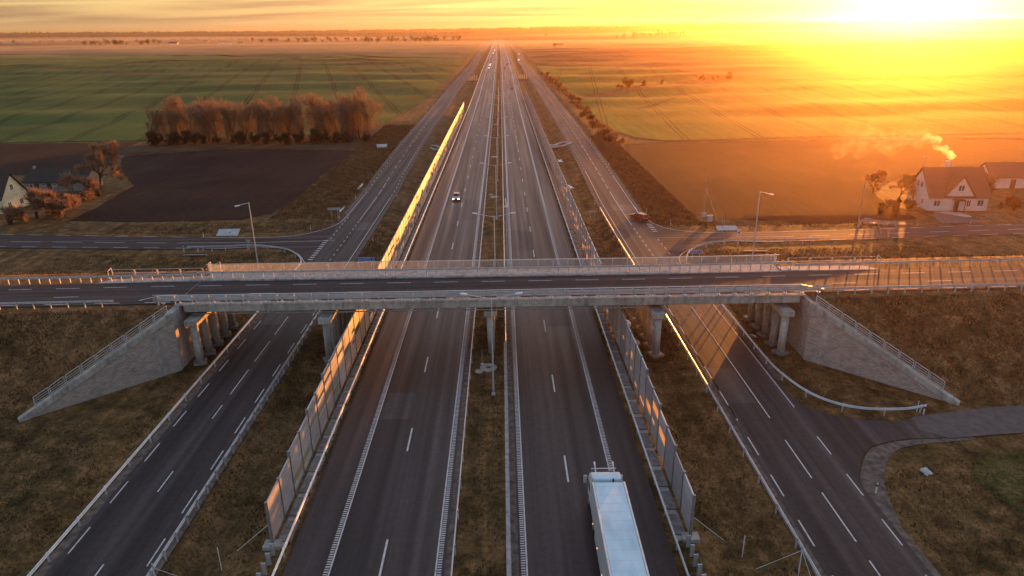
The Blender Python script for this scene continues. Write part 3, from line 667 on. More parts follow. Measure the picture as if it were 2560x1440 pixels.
for sx, x0, lab in ((-1, -51.9, 'low tubular fence of four rounded bays on the verge left of the bridge'), (1, 38.0, 'low tubular fence of four rounded bays on the verge right of the bridge')):
    zb = float(zd(x0 + 5)) - .1
    r = empty('tubular_fence', (x0, 86.5, zb), 0, lab, 'fence', 'tubular fences on the verge')
    for k in range(4):
        m = MB(); a = k * 3.0 + .1; b = a + 2.8; c = .12
        m.tube([(a, 0, .6 + c), (a, 0, 1.1 - c), (a + c, 0, 1.1), (b - c, 0, 1.1), (b, 0, 1.1 - c), (b, 0, .6 + c), (b - c, 0, .6), (a + c, 0, .6), (a, 0, .6 + c)], .03, 5); m.build('bay', M['steel'], r)
    for k in range(5):
        m = MB(); m.bar((k * 3.0, 0, -.2), (k * 3.0, 0, 1.1), .06); m.bar((k * 3 - .1, 0, .85), (k * 3 + .1, 0, .85), .04); m.build('post', M['steel'], r)
    m = MB(); e = -.25 if sx < 0 else 12.3
    m.bar((e, -.5, -.1), (e, -.5, 1.0), .08); m.bar((e, -.5, 1.0), (e, .4, 1.15), .06); m.bar((e, .4, -.1), (e, .4, 1.15), .06); m.build('end_frame', M['steel'], r)

# ------------------------------------------------------------------ noise barriers
def ribbed():
    mm, N, L, B = new_mat('ribbed_aluminium'); B.inputs['Metallic'].default_value = .25; B.inputs['Roughness'].default_value = .38
    f = noise(N, L, nmap(N, L, (1, .06, 7)), 1.0, 3, .6); f2 = noise(N, L, nmap(N, L, (1, .4, 3)), 1.2, 3)
    c = ramp(N, L, f, [(.3, (.30, .30, .31)), (.5, (.52, .52, .53)), (.7, (.66, .66, .66))]); oi = N.new('ShaderNodeObjectInfo'); L.new(mixc(N, L, 1.0, mixc(N, L, .6, c, ramp(N, L, f2, [(.3, (.7, .7, .7)), (.7, (1.12, 1.12, 1.12))]), 'MULTIPLY'), ramp(N, L, oi.outputs['Random'], [(0, (.72, .72, .73)), (1, (1.18, 1.17, 1.14))]), 'MULTIPLY'), B.inputs['Base Color'])
    w = N.new('ShaderNodeTexWave'); w.bands_direction = 'Z'; w.inputs['Scale'].default_value = 3.6; L.new(nmap(N, L, (1, 1, 1)), w.inputs['Vector']); bump(N, L, B, w.outputs['Fac'], .5, .02); return mm
M['rib'] = ribbed()
gm = bpy.data.materials.new('barrier_glass'); gm.use_nodes = True; gn, gl = gm.node_tree.nodes, gm.node_tree.links; gn.clear()
go = gn.new('ShaderNodeOutputMaterial'); gmx = gn.new('ShaderNodeMixShader'); gt = gn.new('ShaderNodeBsdfTransparent'); gg = gn.new('ShaderNodeBsdfGlossy')
gtl = gn.new('ShaderNodeBsdfTranslucent'); gtl.inputs[0].default_value = (.85, .72, .50, 1); gmt = gn.new('ShaderNodeMixShader'); gmt.inputs[0].default_value = .3
gt.inputs[0].default_value = (.86, .80, .70, 1); gg.inputs[0].default_value = (.9, .9, .9, 1); gg.inputs['Roughness'].default_value = .12; gmx.inputs[0].default_value = .07
gl.new(gt.outputs[0], gmt.inputs[1]); gl.new(gtl.outputs[0], gmt.inputs[2]); gl.new(gmt.outputs[0], gmx.inputs[1]); gl.new(gg.outputs[0], gmx.inputs[2]); gl.new(gmx.outputs[0], go.inputs[0])
M['glass_b'] = gm
def noise_barrier(X, y0, n, face, label, H1, seed):
    rn = random.Random(seed)
    r = empty('noise_barrier', (X, y0, 0), 0, label, 'noise barrier')
    ROW = .46; cache = {}
    def panel(rows, wins):
        key = (rows, wins)
        if key in cache: return cache[key]
        m = MB(); wm = []
        z = .22
        for i in range(rows):
            w = [q for q in wins if q[0] <= i < q[0] + q[1]]
            if not w: m.bb(-.06, .06, .09, 2.91, z + .012, z + ROW - .004)
            z += ROW
        for (i, k, a, b) in wins:
            za, zb = .22 + i * ROW, .22 + (i + k) * ROW
            if a > .1: m.bb(-.055, .055, .09, a, za + .005, zb - .005)
            if b < 2.9: m.bb(-.055, .055, b, 2.91, za + .005, zb - .005)
            g = MB(); g.bb(-.012, .012, a + .03, b - .03, za + .03, zb - .03)
            f = MB(); wm.append(g.mesh('window', M['glass_b']))
            for q in ((a, a + .04), (b - .04, b)): m.bb(-.03, .03, q[0], q[1], za, zb)
            m.bb(-.03, .03, a, b, za, za + .03); m.bb(-.03, .03, a, b, zb - .03, zb)
        cache[key] = (m.mesh('panel', M['rib']), wm); return cache[key]
    pm = MB(); 
    for s in (-1, 1): pm.bb(-.09, .09, s * .08 - .008, s * .08 + .008, -.3, 1)   # H section, scaled per height below
    posts = {}
    def post(h):
        if h not in posts:
            p = MB(); p.bb(-.1, .1, -.08, -.065, -.3, h); p.bb(-.1, .1, .065, .08, -.3, h); p.bb(-.01, .01, -.065, .065, -.3, h); p.bb(-.11, .11, -.1, .1, h, h + .03); posts[h] = p.mesh('post', M['steel_dull'])
        return posts[h]
    restp, restq, rests = MB(), MB(), MB()
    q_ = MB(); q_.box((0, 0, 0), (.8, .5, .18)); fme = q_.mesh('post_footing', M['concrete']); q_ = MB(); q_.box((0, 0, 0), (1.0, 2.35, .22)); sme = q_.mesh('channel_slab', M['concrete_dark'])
    prev = None
    for i in range(n):
        rows = (8, 8, 9, 9, 10, 10)[i] if i < 6 else H1
        wins = []
        if i >= 2:
            u = rn.random()
            if u < .80:
                k = rn.choice((1, 2, 2)); a = rn.choice((0, 0, 1)); st = rn.randrange(1, rows - k - 1)
                wins.append((st, k, .12 + (1.3 if a and rn.random() < .5 else 0), 2.88 - (1.3 if a else 0) if not a else 2.88))
                if rn.random() < .55:
                    st2 = (st + k + 2) if st + k + 4 < rows else (st - 3)
                    if 1 <= st2 < rows - 2 and (st2 + 1 <= st - 1 or st2 >= st + k + 1): wins.append((st2, 1, .12, 2.88) if rn.random() < .6 else (st2, 1, 1.4, 2.88))
        zo = float(zr(y0 + i * 3))
        me, wm = panel(rows, tuple(sorted(wins)))
        if i < 100:
            p = inst('panel', me, r, (rn.uniform(-.012, .012), i * 3.0, zo + rn.uniform(-.012, .012)), R_(rn.uniform(-.25, .25)))
            for w in wm: inst('window', w, p)
            po = inst('post', post(max(rows, prev or 0) * ROW + .30), r, (0, i * 3.0, zo)); inst('post_footing', fme, po, (face * .70, 0, -.02)); inst('channel_slab', sme, r, (face * .78, i * 3 + 1.5, zo + .02))
        else:
            for src, dst in ((me, restp),):
                dst.add([(v.co.x, v.co.y + i * 3.0, v.co.z + zo) for v in src.vertices], [tuple(q.vertices) for q in src.polygons])
            rests.box((face * .78, i * 3 + 1.5, zo + .02), (1.0, 2.35, .22)); restq.bb(-.1, .1, i * 3 - .08, i * 3 + .08, zo - .3, zo + rows * ROW + .3)
        prev = rows
    if restp.v: restp.build('panel', M['rib'], r, fix=False)['kind'] = 'stuff'; restq.build('post', M['steel_dull'], r)['kind'] = 'stuff'; rests.build('channel_slab', M['concrete_dark'], r)['kind'] = 'stuff'
    inst('post', post(prev * ROW + .3), r, (0, n * 3.0, float(zr(y0 + n * 3))))
    m = MB(); m.box((0, 0, .02), (1.3, .9, .34)); m.build('end_footing', M['concrete'], r)
    return r
noise_barrier(-18.2, 42.9, 100, 1, 'tall ribbed noise barrier glowing orange in the sun, left of the motorway', 11, 5)
noise_barrier(14.15, 42.8, 124, -1, 'tall ribbed noise barrier in shade with glowing windows, right of the motorway', 11, 9)
# close-set steel posts in front of the barrier ends
for s, x0, lab in ((-1, -17.4, 'left'), (1, 13.3, 'right')):
    for k in range(9):
        m = MB(); m.bb(-.16, .16, -.03, .03, -.3, 1.0); m.bb(-.16, -.13, -.09, .09, -.3, 1.0); m.bb(.13, .16, -.09, .09, -.3, 1.0)
        o = m.build('steel_post', M['steel']); o.location = (x0 + s * (.45 - .05 * k * 0), 41.9 - k * 1.0, 0)
        tag(o, 'upright steel channel post by the %s barrier end, %s from the barrier' % (lab, ORD[k].replace('nearest', 'closest')), 'post', 'steel posts by the %s barrier end' % lab)
# ------------------------------------------------------------------ lamps
def lamp_head(m, p, d):
    p = Vector(p); d = Vector(d).normalized(); s = Vector((-d.y, d.x, 0)); w, t = .16, .07
    V = []
    for k, (u, ww, tt) in enumerate(((0, .06, .05), (.15, w, t), (.6, w, t), (.8, .10, .03))):
        q = p + d * u
        V += [q + s * ww - Vector((0, 0, tt)), q - s * ww - Vector((0, 0, tt)), q - s * ww * .7 + Vector((0, 0, tt)), q + s * ww * .7 + Vector((0, 0, tt))]
    F = [(0, 1, 2, 3), (15, 14, 13, 12)] + [(4 * k + a, 4 * k + (a + 1) % 4, 4 * k + 4 + (a + 1) % 4, 4 * k + 4 + a) for k in range(3) for a in range(4)]
    m.add(V, F)
pole = MB(); pole.tube([(0, 0, -.3), (0, 0, 5), (0, 0, 11.35)], [.11, .09, .055], 8); pole.bb(-.2, .2, -.2, .2, -.1, .12); poleme = pole.mesh('pole', M['steel'])
arm = MB()
for s in (-1, 1): arm.tube([(0, 0, 11.2), (s * .7, 0, 11.33), (s * 1.6, 0, 11.5), (s * 2.55, 0, 11.72)], .035, 6)
armme = arm.mesh('arm', M['steel'])
hds = []
for s in (-1, 1): hm_ = MB(); lamp_head(hm_, (s * 2.45, 0, 11.74), (s, 0, .12)); hds.append(hm_.mesh('lamp_head', M['white']))
for i, Y in enumerate((66.0, 99.5, 141.0, 180.5, 222.0, 265.0, 307.0, 349, 391)):
    r = empty('street_lamp', (-1.35, Y, zroad(0, Y) - .1), 0, 'double armed grey lamp post in the grassy median, %s to the camera' % ORD[i], 'street lamp', 'double armed lamps in the median')
    inst('pole', poleme, r); inst('arm', armme, r)
    for h in hds: inst('lamp_head', h, r)
for (x, y), d, lab in (((-40.7, 108.2), (-.93, -.37), 'tall single armed lamp post behind the bridge, lit, left side'), ((42.55, 110.9), (.93, -.30), 'tall single armed lamp post behind the bridge in the glare, right side')):
    r = empty('street_lamp', (x, y, tz(x, y)), 0, lab, 'street lamp'); m = MB(); m.tube([(0, 0, -.3), (0, 0, 6), (0, 0, 11.9)], [.13, .10, .07], 8); m.build('pole', M['steel'], r)
    m = MB(); m.tube([(0, 0, 11.8), (d[0] * .9, d[1] * .9, 11.72), (d[0] * 1.5, d[1] * 1.5, 11.55)], .045, 6); m.build('arm', M['steel'], r)
    m = MB(); lamp_head(m, (d[0] * 1.4, d[1] * 1.4, 11.57), (*d, -.1)); m.build('lamp_head', M['white'], r)

# ------------------------------------------------------------------ fields
def fieldmat(name, dark, light, fr=.02, lines=None, rough=.95, rowdir=None, clod=0.0):
    m, N, L, B = new_mat(name); B.inputs['Roughness'].default_value = rough; B.inputs['Specular IOR Level'].default_value = .12
    v = nmap(N, L, (1, 1, 1)); big = noise(N, L, v, fr, 5, .6, .4); fine = noise(N, L, v, .9, 5, .7)
    c = ramp(N, L, big, [(.32, dark), (.68, light)])
    c = mixc(N, L, .8, c, ramp(N, L, fine, [(.3, (.6, .6, .6)), (.7, (1.35, 1.3, 1.25))]), 'MULTIPLY')
    if rowdir is not None:
        rv = nmap(N, L, (1, .03, 1), rot=(0, 0, R_(rowdir))); rf = noise(N, L, rv, .55, 3, .6)
        c = mixc(N, L, .6, c, ramp(N, L, rf, [(.35, (.7, .7, .7)), (.65, (1.25, 1.22, 1.15))]), 'MULTIPLY')
    if lines:
        ang, per, width = lines; lv = nmap(N, L, (1, 1, 1), rot=(0, 0, R_(ang))); s = N.new('ShaderNodeSeparateXYZ'); L.new(lv, s.inputs[0])
        wob = mth(N, L, 'MULTIPLY', noise(N, L, v, .03, 2), 1.6)
        fx = mth(N, L, 'MULTIPLY', mth(N, L, 'ABSOLUTE', mth(N, L, 'SUBTRACT', mth(N, L, 'FRACT', mth(N, L, 'DIVIDE', mth(N, L, 'ADD', s.outputs[0], wob), per)), .5)), per)
        d = mth(N, L, 'ABSOLUTE', mth(N, L, 'SUBTRACT', fx, 1.0)); k = mth(N, L, 'LESS_THAN', d, width)
        c = mixc(N, L, mth(N, L, 'MULTIPLY', k, .9), c, tuple(x * .35 for x in dark))
    L.new(c, B.inputs['Base Color']); bump(N, L, B, fine, .5 + clod, .2 + clod * .3); return m
M['plough'] = fieldmat('ploughed_soil', (.014, .0095, .0085), (.036, .024, .019), .05, clod=.5, rowdir=52)
M['plough_r'] = fieldmat('ploughed_soil_right', (.014, .008, .005), (.040, .021, .011), .05, clod=-.15, rowdir=70)
M['wheat'] = fieldmat('winter_wheat', (.024, .072, .016), (.078, .135, .030), .018, (-14.5, 26, .55), rowdir=-14.5)
M['wheat_r'] = fieldmat('winter_wheat_right', (.050, .095, .012), (.12, .165, .024), .02, (6, 27, .35), rowdir=70)
M['brown'] = fieldmat('brown_field', (.040, .034, .018), (.075, .058, .028), .008)
M['olive'] = fieldmat('olive_field', (.12, .13, .03), (.22, .20, .045), .008, rowdir=80)  # sunlit yellow of the far left slope is put into this colour
M['dull'] = fieldmat('dull_green_field', (.080, .090, .050), (.13, .13, .065), .006)
M['rough'] = fieldmat('rough_grass', (.040, .030, .016), (.10, .070, .038), .08, clod=.6)
F = lambda name, poly, mat, cell, dz, celly=None, jag=0: struct(sheet(name, poly, M[mat], cell, dz, celly=celly, jag=jag))
F('field', [(-93.0, 144), (-94, 159), (-97, 180), (-115, 206), (-124, 228), (-96, 240), (-49.4, 234), (-48.8, 218), (-50.6, 190), (-49.3, 160), (-51, 148), (-56, 142.8), (-74, 142.2)], 'plough', 3, .07, jag=.25)
F('field', [(-260, 258), (-135, 260), (-131, 236), (-119, 214), (-127, 198), (-200, 196), (-260, 196)], 'plough', 4, .07, jag=.25)
F('field', [(-131, 264), (-190, 262), (-330, 262), (-760, 270), (-900, 660), (-330, 976), (-106, 872), (-42.5, 781), (-43.5, 594), (-42.5, 435), (-46, 386), (-51, 304), (-58, 276)], 'wheat', 7, .16, celly=9)
F('field', [(-1400, 660), (-905, 664), (-332, 980), (-106, 878), (-45, 800), (-45, 880), (-197, 1017), (-358, 1065), (-884, 1291), (-1500, 1290)], 'olive', 24, .45, celly=24)
F('field', [(-2600, 1300), (-890, 1296), (-360, 1070), (-198, 1022), (-46, 884), (-44, 1300), (-44, 1560), (-500, 1700), (-1400, 1900), (-2600, 1900)], 'dull', 60, .9, celly=50)
F('field', [(-3200, 1960), (-1400, 1906), (-500, 1706), (-48, 1566), (-48, 2300), (-900, 2500), (-3200, 2700)], 'brown', 90, 1.2, celly=80)
F('field', [(36, 724), (36.5, 600), (37.5, 500), (41, 431), (61.7, 444), (93, 478), (129, 513), (161, 544), (145, 653), (112, 700)], 'wheat_r', 6, .2, celly=8)
F('field', [(43.5, 410), (89.5, 453), (163, 526), (196, 536), (330, 520), (640, 430), (640, 256), (194, 254), (93, 248.5), (57, 246), (50, 253), (44.5, 270), (42.2, 323)], 'wheat_r', 6, .16, celly=8)
F('field', [(38.9, 234), (57, 241), (91, 241.5), (160, 240), (320, 238), (320, 200), (153, 199), (118, 186), (96, 170), (89, 160), (86.5, 148), (86, 137), (74, 135.2), (60, 135.2), (49.5, 137.5), (40.8, 141.5), (37, 148.5), (35.4, 160), (35.5, 189)], 'plough_r', 3, .07, jag=.5)
F('field', [(37, 738), (112, 706), (147, 660), (164, 549), (214, 517), (332, 526), (900, 480), (1400, 1400), (484, 1300), (119, 1275), (38, 1236)], 'brown', 16, .35, celly=20)
F('field', [(40, 1250), (119, 1285), (484, 1312), (1400, 1420), (2600, 1500), (2600, 2100), (900, 2200), (46, 1900)], 'olive', 60, .9, celly=50)
F('field', [(48, 1910), (900, 2210), (2600, 2110), (3600, 2300), (3600, 3000), (50, 2800)], 'brown', 90, 1.2, celly=80)
F('grass_strip', [(-133, 234), (-124, 229.5), (-96, 241.5), (-49, 236), (-47, 245), (-60, 274), (-131, 262.5)], 'rough', 4, .09, jag=.4)
F('grass_strip', [(38.2, 236), (57, 243), (91, 243.5), (160, 242), (320, 240), (320, 252), (194, 252), (93, 247), (56, 244.5), (42, 250)], 'rough', 3, .10, jag=.3)

# ------------------------------------------------------------------ mist banks
def mist(cx, cy, rx, ry, h, dens, rz=0):
    m = MB(); n = 40; rings = 10; V = []
    zb = lambda x, y: tz(x, y) - 2
    for k in range(rings + 1):
        t = k / rings
        for i in range(n):
            a = 2 * math.pi * i / n; x = cx + rx * t * math.cos(a); y = cy + ry * t * math.sin(a); V.append((x, y, zb(x, y) + 2 + h * (1 - t ** 2.2) + .5))
    for k in range(rings + 1):
        t = k / rings
        for i in range(n):
            a = 2 * math.pi * i / n; x = cx + rx * t * math.cos(a); y = cy + ry * t * math.sin(a); V.append((x, y, zb(x, y)))
    b = (rings + 1) * n; Fc = []
    for k in range(rings):
        for i in range(n):
            j = (i + 1) % n; Fc.append((k * n + i, k * n + j, (k + 1) * n + j, (k + 1) * n + i)); Fc.append((b + k * n + j, b + k * n + i, b + (k + 1) * n + i, b + (k + 1) * n + j))
    for i in range(n): j = (i + 1) % n; Fc.append((rings * n + i, rings * n + j, b + rings * n + j, b + rings * n + i))
    m.add(V, Fc); mm = bpy.data.materials.new('mist_air'); mm.use_nodes = True; N, L = mm.node_tree.nodes, mm.node_tree.links; N.clear()
    o = N.new('ShaderNodeOutputMaterial'); v = N.new('ShaderNodeVolumePrincipled'); v.inputs['Color'].default_value = (.97, .90, .86, 1); v.inputs['Density'].default_value = dens; v.inputs['Anisotropy'].default_value = .35
    L.new(v.outputs[0], o.inputs['Volume']); ob = m.build('mist', mm); tag(ob, kind='stuff')
mist(-620, 1560, 1700, 560, 12, .00042)
mist(900, 1750, 1100, 420, 13, .00030)
mist(-1500, 2900, 1500, 600, 20, .00040)
mist(1400, 3200, 1700, 600, 20, .00030)

# ------------------------------------------------------------------ trees
def barkmat(name, a, b): return simple(name, a, b, 2.5, .85, spec=.2)
M['bark'] = barkmat('tree_bark', (.085, .055, .038), (.045, .030, .022))
M['twig'] = barkmat('red_twigs', (.34, .22, .145), (.22, .14, .09))
M['twig_pale'] = barkmat('pale_twigs', (.40, .25, .15), (.24, .15, .09))
M['twig_dark'] = barkmat('dark_twigs', (.13, .085, .055), (.07, .048, .032))
M['thuja'] = barkmat('yellow_evergreen', (.17, .13, .06), (.08, .065, .03))
for k_ in ('twig', 'twig_pale', 'twig_dark'):                # thin twigs let part of the light through
    N_, L_ = M[k_].node_tree.nodes, M[k_].node_tree.links; b_ = N_['Principled BSDF']; t_ = N_.new('ShaderNodeBsdfTranslucent'); x_ = N_.new('ShaderNodeMixShader'); x_.inputs[0].default_value = .35
    L_.new(b_.inputs['Base Color'].links[0].from_socket, t_.inputs[0]); L_.new(b_.outputs[0], x_.inputs[1]); L_.new(t_.outputs[0], x_.inputs[2]); L_.new(x_.outputs[0], N_['Material Output'].inputs[0])
def gen_tree(seed, h, spread, trunk_h=.28, ntw=2600, wid=.05, depth=5, tl=.9, fork=1.0, tipdep=2, low=0.0):
    rn = random.Random(seed); tm, cm = MB(), MB(); tips = []
    def grow(p, d, L, r, dep):
        n = 3; pts = [p]; dd = d.copy()
        for k in range(n):
            dd = (dd + Vector((rn.gauss(0, .13), rn.gauss(0, .13), rn.gauss(.03, .06)))).normalized(); pts.append(pts[-1] + dd * L / n)
        tgt = tm if dep <= 1 else cm
        tgt.tube(pts, [r, r * .85, r * .7, r * .55], 5 if dep < 2 else 3, cap=False)
        if dep >= tipdep: tips.extend(pts[1:])
        if dep >= depth or r < .012: return
        for k in range(rn.choice((2, 3, 3)) + (1 if dep == 0 else 0)):
            a = rn.random() * 6.283; tilt = rn.uniform(.35, .8) * spread; ax = dd.orthogonal().normalized(); ax.rotate(Matrix.Rotation(a, 3, dd)); nd = (dd * math.cos(tilt) + ax * math.sin(tilt)); nd.z += .12
            at = pts[-1] if k < 2 else pts[rn.choice((1, 2))]
            grow(at, nd.normalized(), L * rn.uniform(.62, .82) * (fork if dep == 0 else 1), r * .6, dep + 1)
    grow(Vector((0, 0, -.3)), Vector((0, 0, 1)), h * trunk_h, h * .017, 0)
    T = np.array([tuple(t) for t in tips]); zmax = T[:, 2].max(); sc = (h * .96) / zmax
    T = T[rng.integers(0, len(T), ntw)]
    lm = rng.random(ntw) < low; T[lm, 2] *= rng.uniform(.22, 1, lm.sum()); T[lm, :2] *= rng.uniform(.5, 1, lm.sum())[:, None]
    c = np.array([0, 0, h * .45 / sc]); D = T - c; D /= np.linalg.norm(D, axis=1)[:, None] + 1e-6; D += rng.normal(0, .65, D.shape); D[:, 2] += .25; D /= np.linalg.norm(D, axis=1)[:, None]
    ln = rng.uniform(.4, 1.15, ntw) * tl * h / 14; S = np.cross(D, rng.normal(0, 1, D.shape)); S /= np.linalg.norm(S, axis=1)[:, None]; S *= (wid * rng.uniform(.6, 1.3, ntw))[:, None] / 2
    A = T + S; Bq = T - S; E1 = T + D * ln[:, None]
    V = np.stack([A, Bq, E1], 1).reshape(-1, 3); n0 = len(cm.v)
    cm.v += [tuple(v) for v in V]; cm.f += [(n0 + 3 * i, n0 + 3 * i + 1, n0 + 3 * i + 2) for i in range(ntw)]; cm.mi += [0] * ntw
    for q in (tm, cm): q.v = [(x * sc, y * sc, z * sc) for x, y, z in q.v]
    return tm, cm
def tree_kind(seed, h, spread, mat, **k):
    a, b = gen_tree(seed, h, spread, **k); return a.mesh('trunk', M['bark'], fix=False), b.mesh('crown', M[mat], fix=False)
def put_tree(kind, x, y, s, label, group=None, name='bare_tree', cat='tree', rz=None, dz=0):
    r = empty(name, (x, y, tz(x, y) + dz), random.random() * 6.28 if rz is None else rz, label, cat, group); r.scale = (s, s, s)
    inst('trunk', kind[0], r); inst('crown', kind[1], r); return r
KT = [tree_kind(s, 16, sp, 'twig', ntw=6500, wid=.042, trunk_h=.15, tl=1.25, fork=2.1, tipdep=1, low=.55) for s, sp in ((1, .62), (2, .75), (3, .55), (4, .8), (7, .65), (8, .7))]
KB = [tree_kind(s, 12, 1.25, 'twig_pale', ntw=9000, wid=.06, trunk_h=.2) for s in (11,)]
KS = [tree_kind(s, 5, 1.45, m, ntw=2600, wid=.045, trunk_h=.12, depth=4, tl=1.2) for s, m in ((21, 'twig'), (22, 'twig'), (23, 'twig_dark'), (24, 'twig_dark'), (25, 'twig_pale'))]
KF = [tree_kind(s, 16, sp, 'twig_dark', ntw=700, wid=.35, depth=4) for s, sp in ((31, .9), (32, 1.1), (33, .7))]
row = []
rr = random.Random(3)
for i in range(17): row.append((-129 + i * 4.95 + rr.uniform(-1, 1), 259 + rr.uniform(-1.5, 1.5), rr.uniform(.72, 1.04)))
for i in range(14): row.append((-126 + i * 5.4 + rr.uniform(-1.3, 1.3), 267 + rr.uniform(-1.5, 1.5), rr.uniform(.86, 1.04)))
for i, (x, y, s) in enumerate(row[:17]):
    put_tree(KT[i % 6], x, y, s, 'bare reddish tree in the front row of the grove, %s from the left' % NTH[i], 'grove behind the dark field')
for i, (x, y, s) in enumerate(row[17:]):
    put_tree(KT[(i * 5 + 2) % 6], x, y, s, 'bare reddish tree in the back row of the grove, %s from the left' % NTH[i], 'grove behind the dark field')
put_tree(KT[1], -53.5, 262, 1.2, 'largest rounded reddish bare tree at the right end of the grove', 'grove behind the dark field')
put_tree(KT[3], -57.5, 268, 1.08, 'tall bare tree behind the largest tree at the grove end', 'grove behind the dark field')
for i in range(22):
    x = -129 + i * 3.75 + rr.uniform(-1.2, 1.2); put_tree(KS[2 + i % 2], x, 252.5 + rr.uniform(-2, 2), rr.uniform(.5, .95), 'dark low shrub at the foot of the grove, %s from the left' % NTH[i], 'shrubs at the foot of the grove', 'shrub', 'shrub')
put_tree(KB[0], -103, 174.5, 1.02, 'big pale brown bare tree beside the dark roofed barn')
put_tree(KS[0], -102, 162, 1.15, 'orange brown round bush in front of the barn', None, 'bush', 'bush')
put_tree(KS[1], -101.2, 146.5, 1.15, 'large rusty bush at the corner of the yellow house', None, 'bush', 'bush')
put_tree(KS[0], -97.5, 148.5, .8, 'rusty bush right of the large bush by the yellow house', None, 'bush', 'bush')
put_tree(KS[1], -98.5, 154, .62, 'small rusty bush in the yard between house and ploughed field', None, 'bush', 'bush')
put_tree(KS[4], -104, 141.5, .7, 'pale shrub at the yard edge below the yellow house', None, 'bush', 'bush')
a = MB(); rn2 = random.Random(8)
for k in range(12):
    x, y = rn2.uniform(-1.2, 1.2), rn2.uniform(-1, 1); hh = rn2.uniform(2.2, 4.6) * (1 - .25 * math.hypot(x, y))
    a.tube([(x, y, -.1), (x * 1.1, y * 1.1, hh * .4), (x * 1.1, y * 1.1, hh * .75), (x, y, hh)], [.35, .42, .28, .04], 7)
o = a.build('evergreen_shrub', M['thuja'], smooth=True); o.location = (-100.8, 168.5, tz(-100.8, 168.5)); tag(o, 'cluster of upright yellowish evergreens in front of the big bare tree', 'shrub')
# hedge lines right of the motorway
HP = smooth_path([(34.5, 660), (35.5, 560), (38.5, 492), (39.6, 412), (38.4, 324), (38.0, 262), (40.0, 243)], 8); HL = dense(HP, 9)
for i, (x, y) in enumerate(HL[::-1][:44]):
    put_tree(KS[(0, 2, 1, 3)[i % 4]], x + rr.uniform(-.6, .6), y, rr.uniform(.45, .75), 'low bush in the ragged hedge right of the road, %s from the near end' % NTH[i], 'bushes of the ragged hedge', 'bush', 'bush')
for i, (x, y, s) in enumerate(((84, 466, 1.2), (93.5, 476, .7), (78, 462, .6), (112, 493, .5), (150, 528, .8), (170, 537, .9), (160, 532, .7))):
    put_tree(KS[(3, 2)[i % 2]], x, y, s, 'bush on the ditch between the two yellow green fields, %s from the left' % NTH[sorted((78, 84, 93.5, 112, 150, 160, 170)).index(x)], 'bushes on the ditch between the fields', 'bush', 'bush')
# far trees
far = [(177.9, 2860, 1.1), (377, 2206, 1.25), (352, 2190, .9), (405, 2216, 1.0), (1062, 3218, 1.6), (98, 1290, .7)]
for i, (x, y, s) in enumerate(far):
    put_tree(KF[i % 3], x, y, s, 'lone bare tree far out on the right fields, %s from the left' % NTH[[98, 177.9, 352, 377, 405, 1062].index(x)], 'lone trees far on the right', 'bare_tree')
for g_, (cx, cy, rx, ry, n, nm) in enumerate(((-1060, 2060, 120, 50, 26, 'misty copse left of the far farm'), (-560, 2350, 260, 40, 40, 'long misty tree belt far left'), (-250, 2050, 150, 30, 34, 'misty tree belt left of the motorway end'), (640, 2950, 110, 40, 34, 'dark copse in the golden mist'), (900, 3600, 160, 60, 26, 'thin tree line in the golden mist'), (-1900, 2500, 260, 60, 34, 'misty wood at the far left edge'))):
    for k, x in enumerate(sorted(cx + rr.uniform(-rx, rx) for _ in range(n))):
        y = cy + rr.uniform(-ry, ry); put_tree(KF[k % 3], x, y, rr.uniform(.8, 1.35), 'bare tree, %s, %s from the left' % (nm, NTH[k]), nm, 'bare_tree')
M['wood_far'] = simple('far_wood', (.26, .19, .15), (.18, .13, .10), .02, .95, spec=.05, src='pos')
def wood(R0, az0, az1, n, name, seed, hh=8):
    g = np.random.default_rng(seed); m = MB()
    for k in range(n):
        az = R_(g.uniform(az0, az1)); R = R0 * g.uniform(.96, 1.05); x, y = R * math.sin(az), R * math.cos(az); z = tz(x, y); h = hh * g.uniform(.6, 1.2); w = h * g.uniform(.5, 1.1)
        V = []; 
        for (t, q) in ((0, .8), (.35, 1), (.7, .8), (1, .2)):
            for j in range(6): a = j * 1.047 + g.uniform(-.3, .3); V.append((x + w * q * math.cos(a), y + w * q * math.sin(a), z - 1 + h * t * g.uniform(.85, 1.1)))
        m.add(V, [(r_ * 6 + j, r_ * 6 + (j + 1) % 6, r_ * 6 + 6 + (j + 1) % 6, r_ * 6 + 6 + j) for r_ in range(3) for j in range(6)] + [(18, 19, 20, 21, 22, 23)])
    tag(m.build('far_woodland', M['wood_far'], fix=False), kind='stuff')
wood(3400, -38, -12, 330, 'w', 1); wood(4500, -40, -2, 420, 'w', 2); wood(6300, -40, 2, 600, 'w', 3, 10); wood(5200, 3, 40, 500, 'w', 4, 9); wood(6800, 2, 42, 600, 'w', 5, 11)

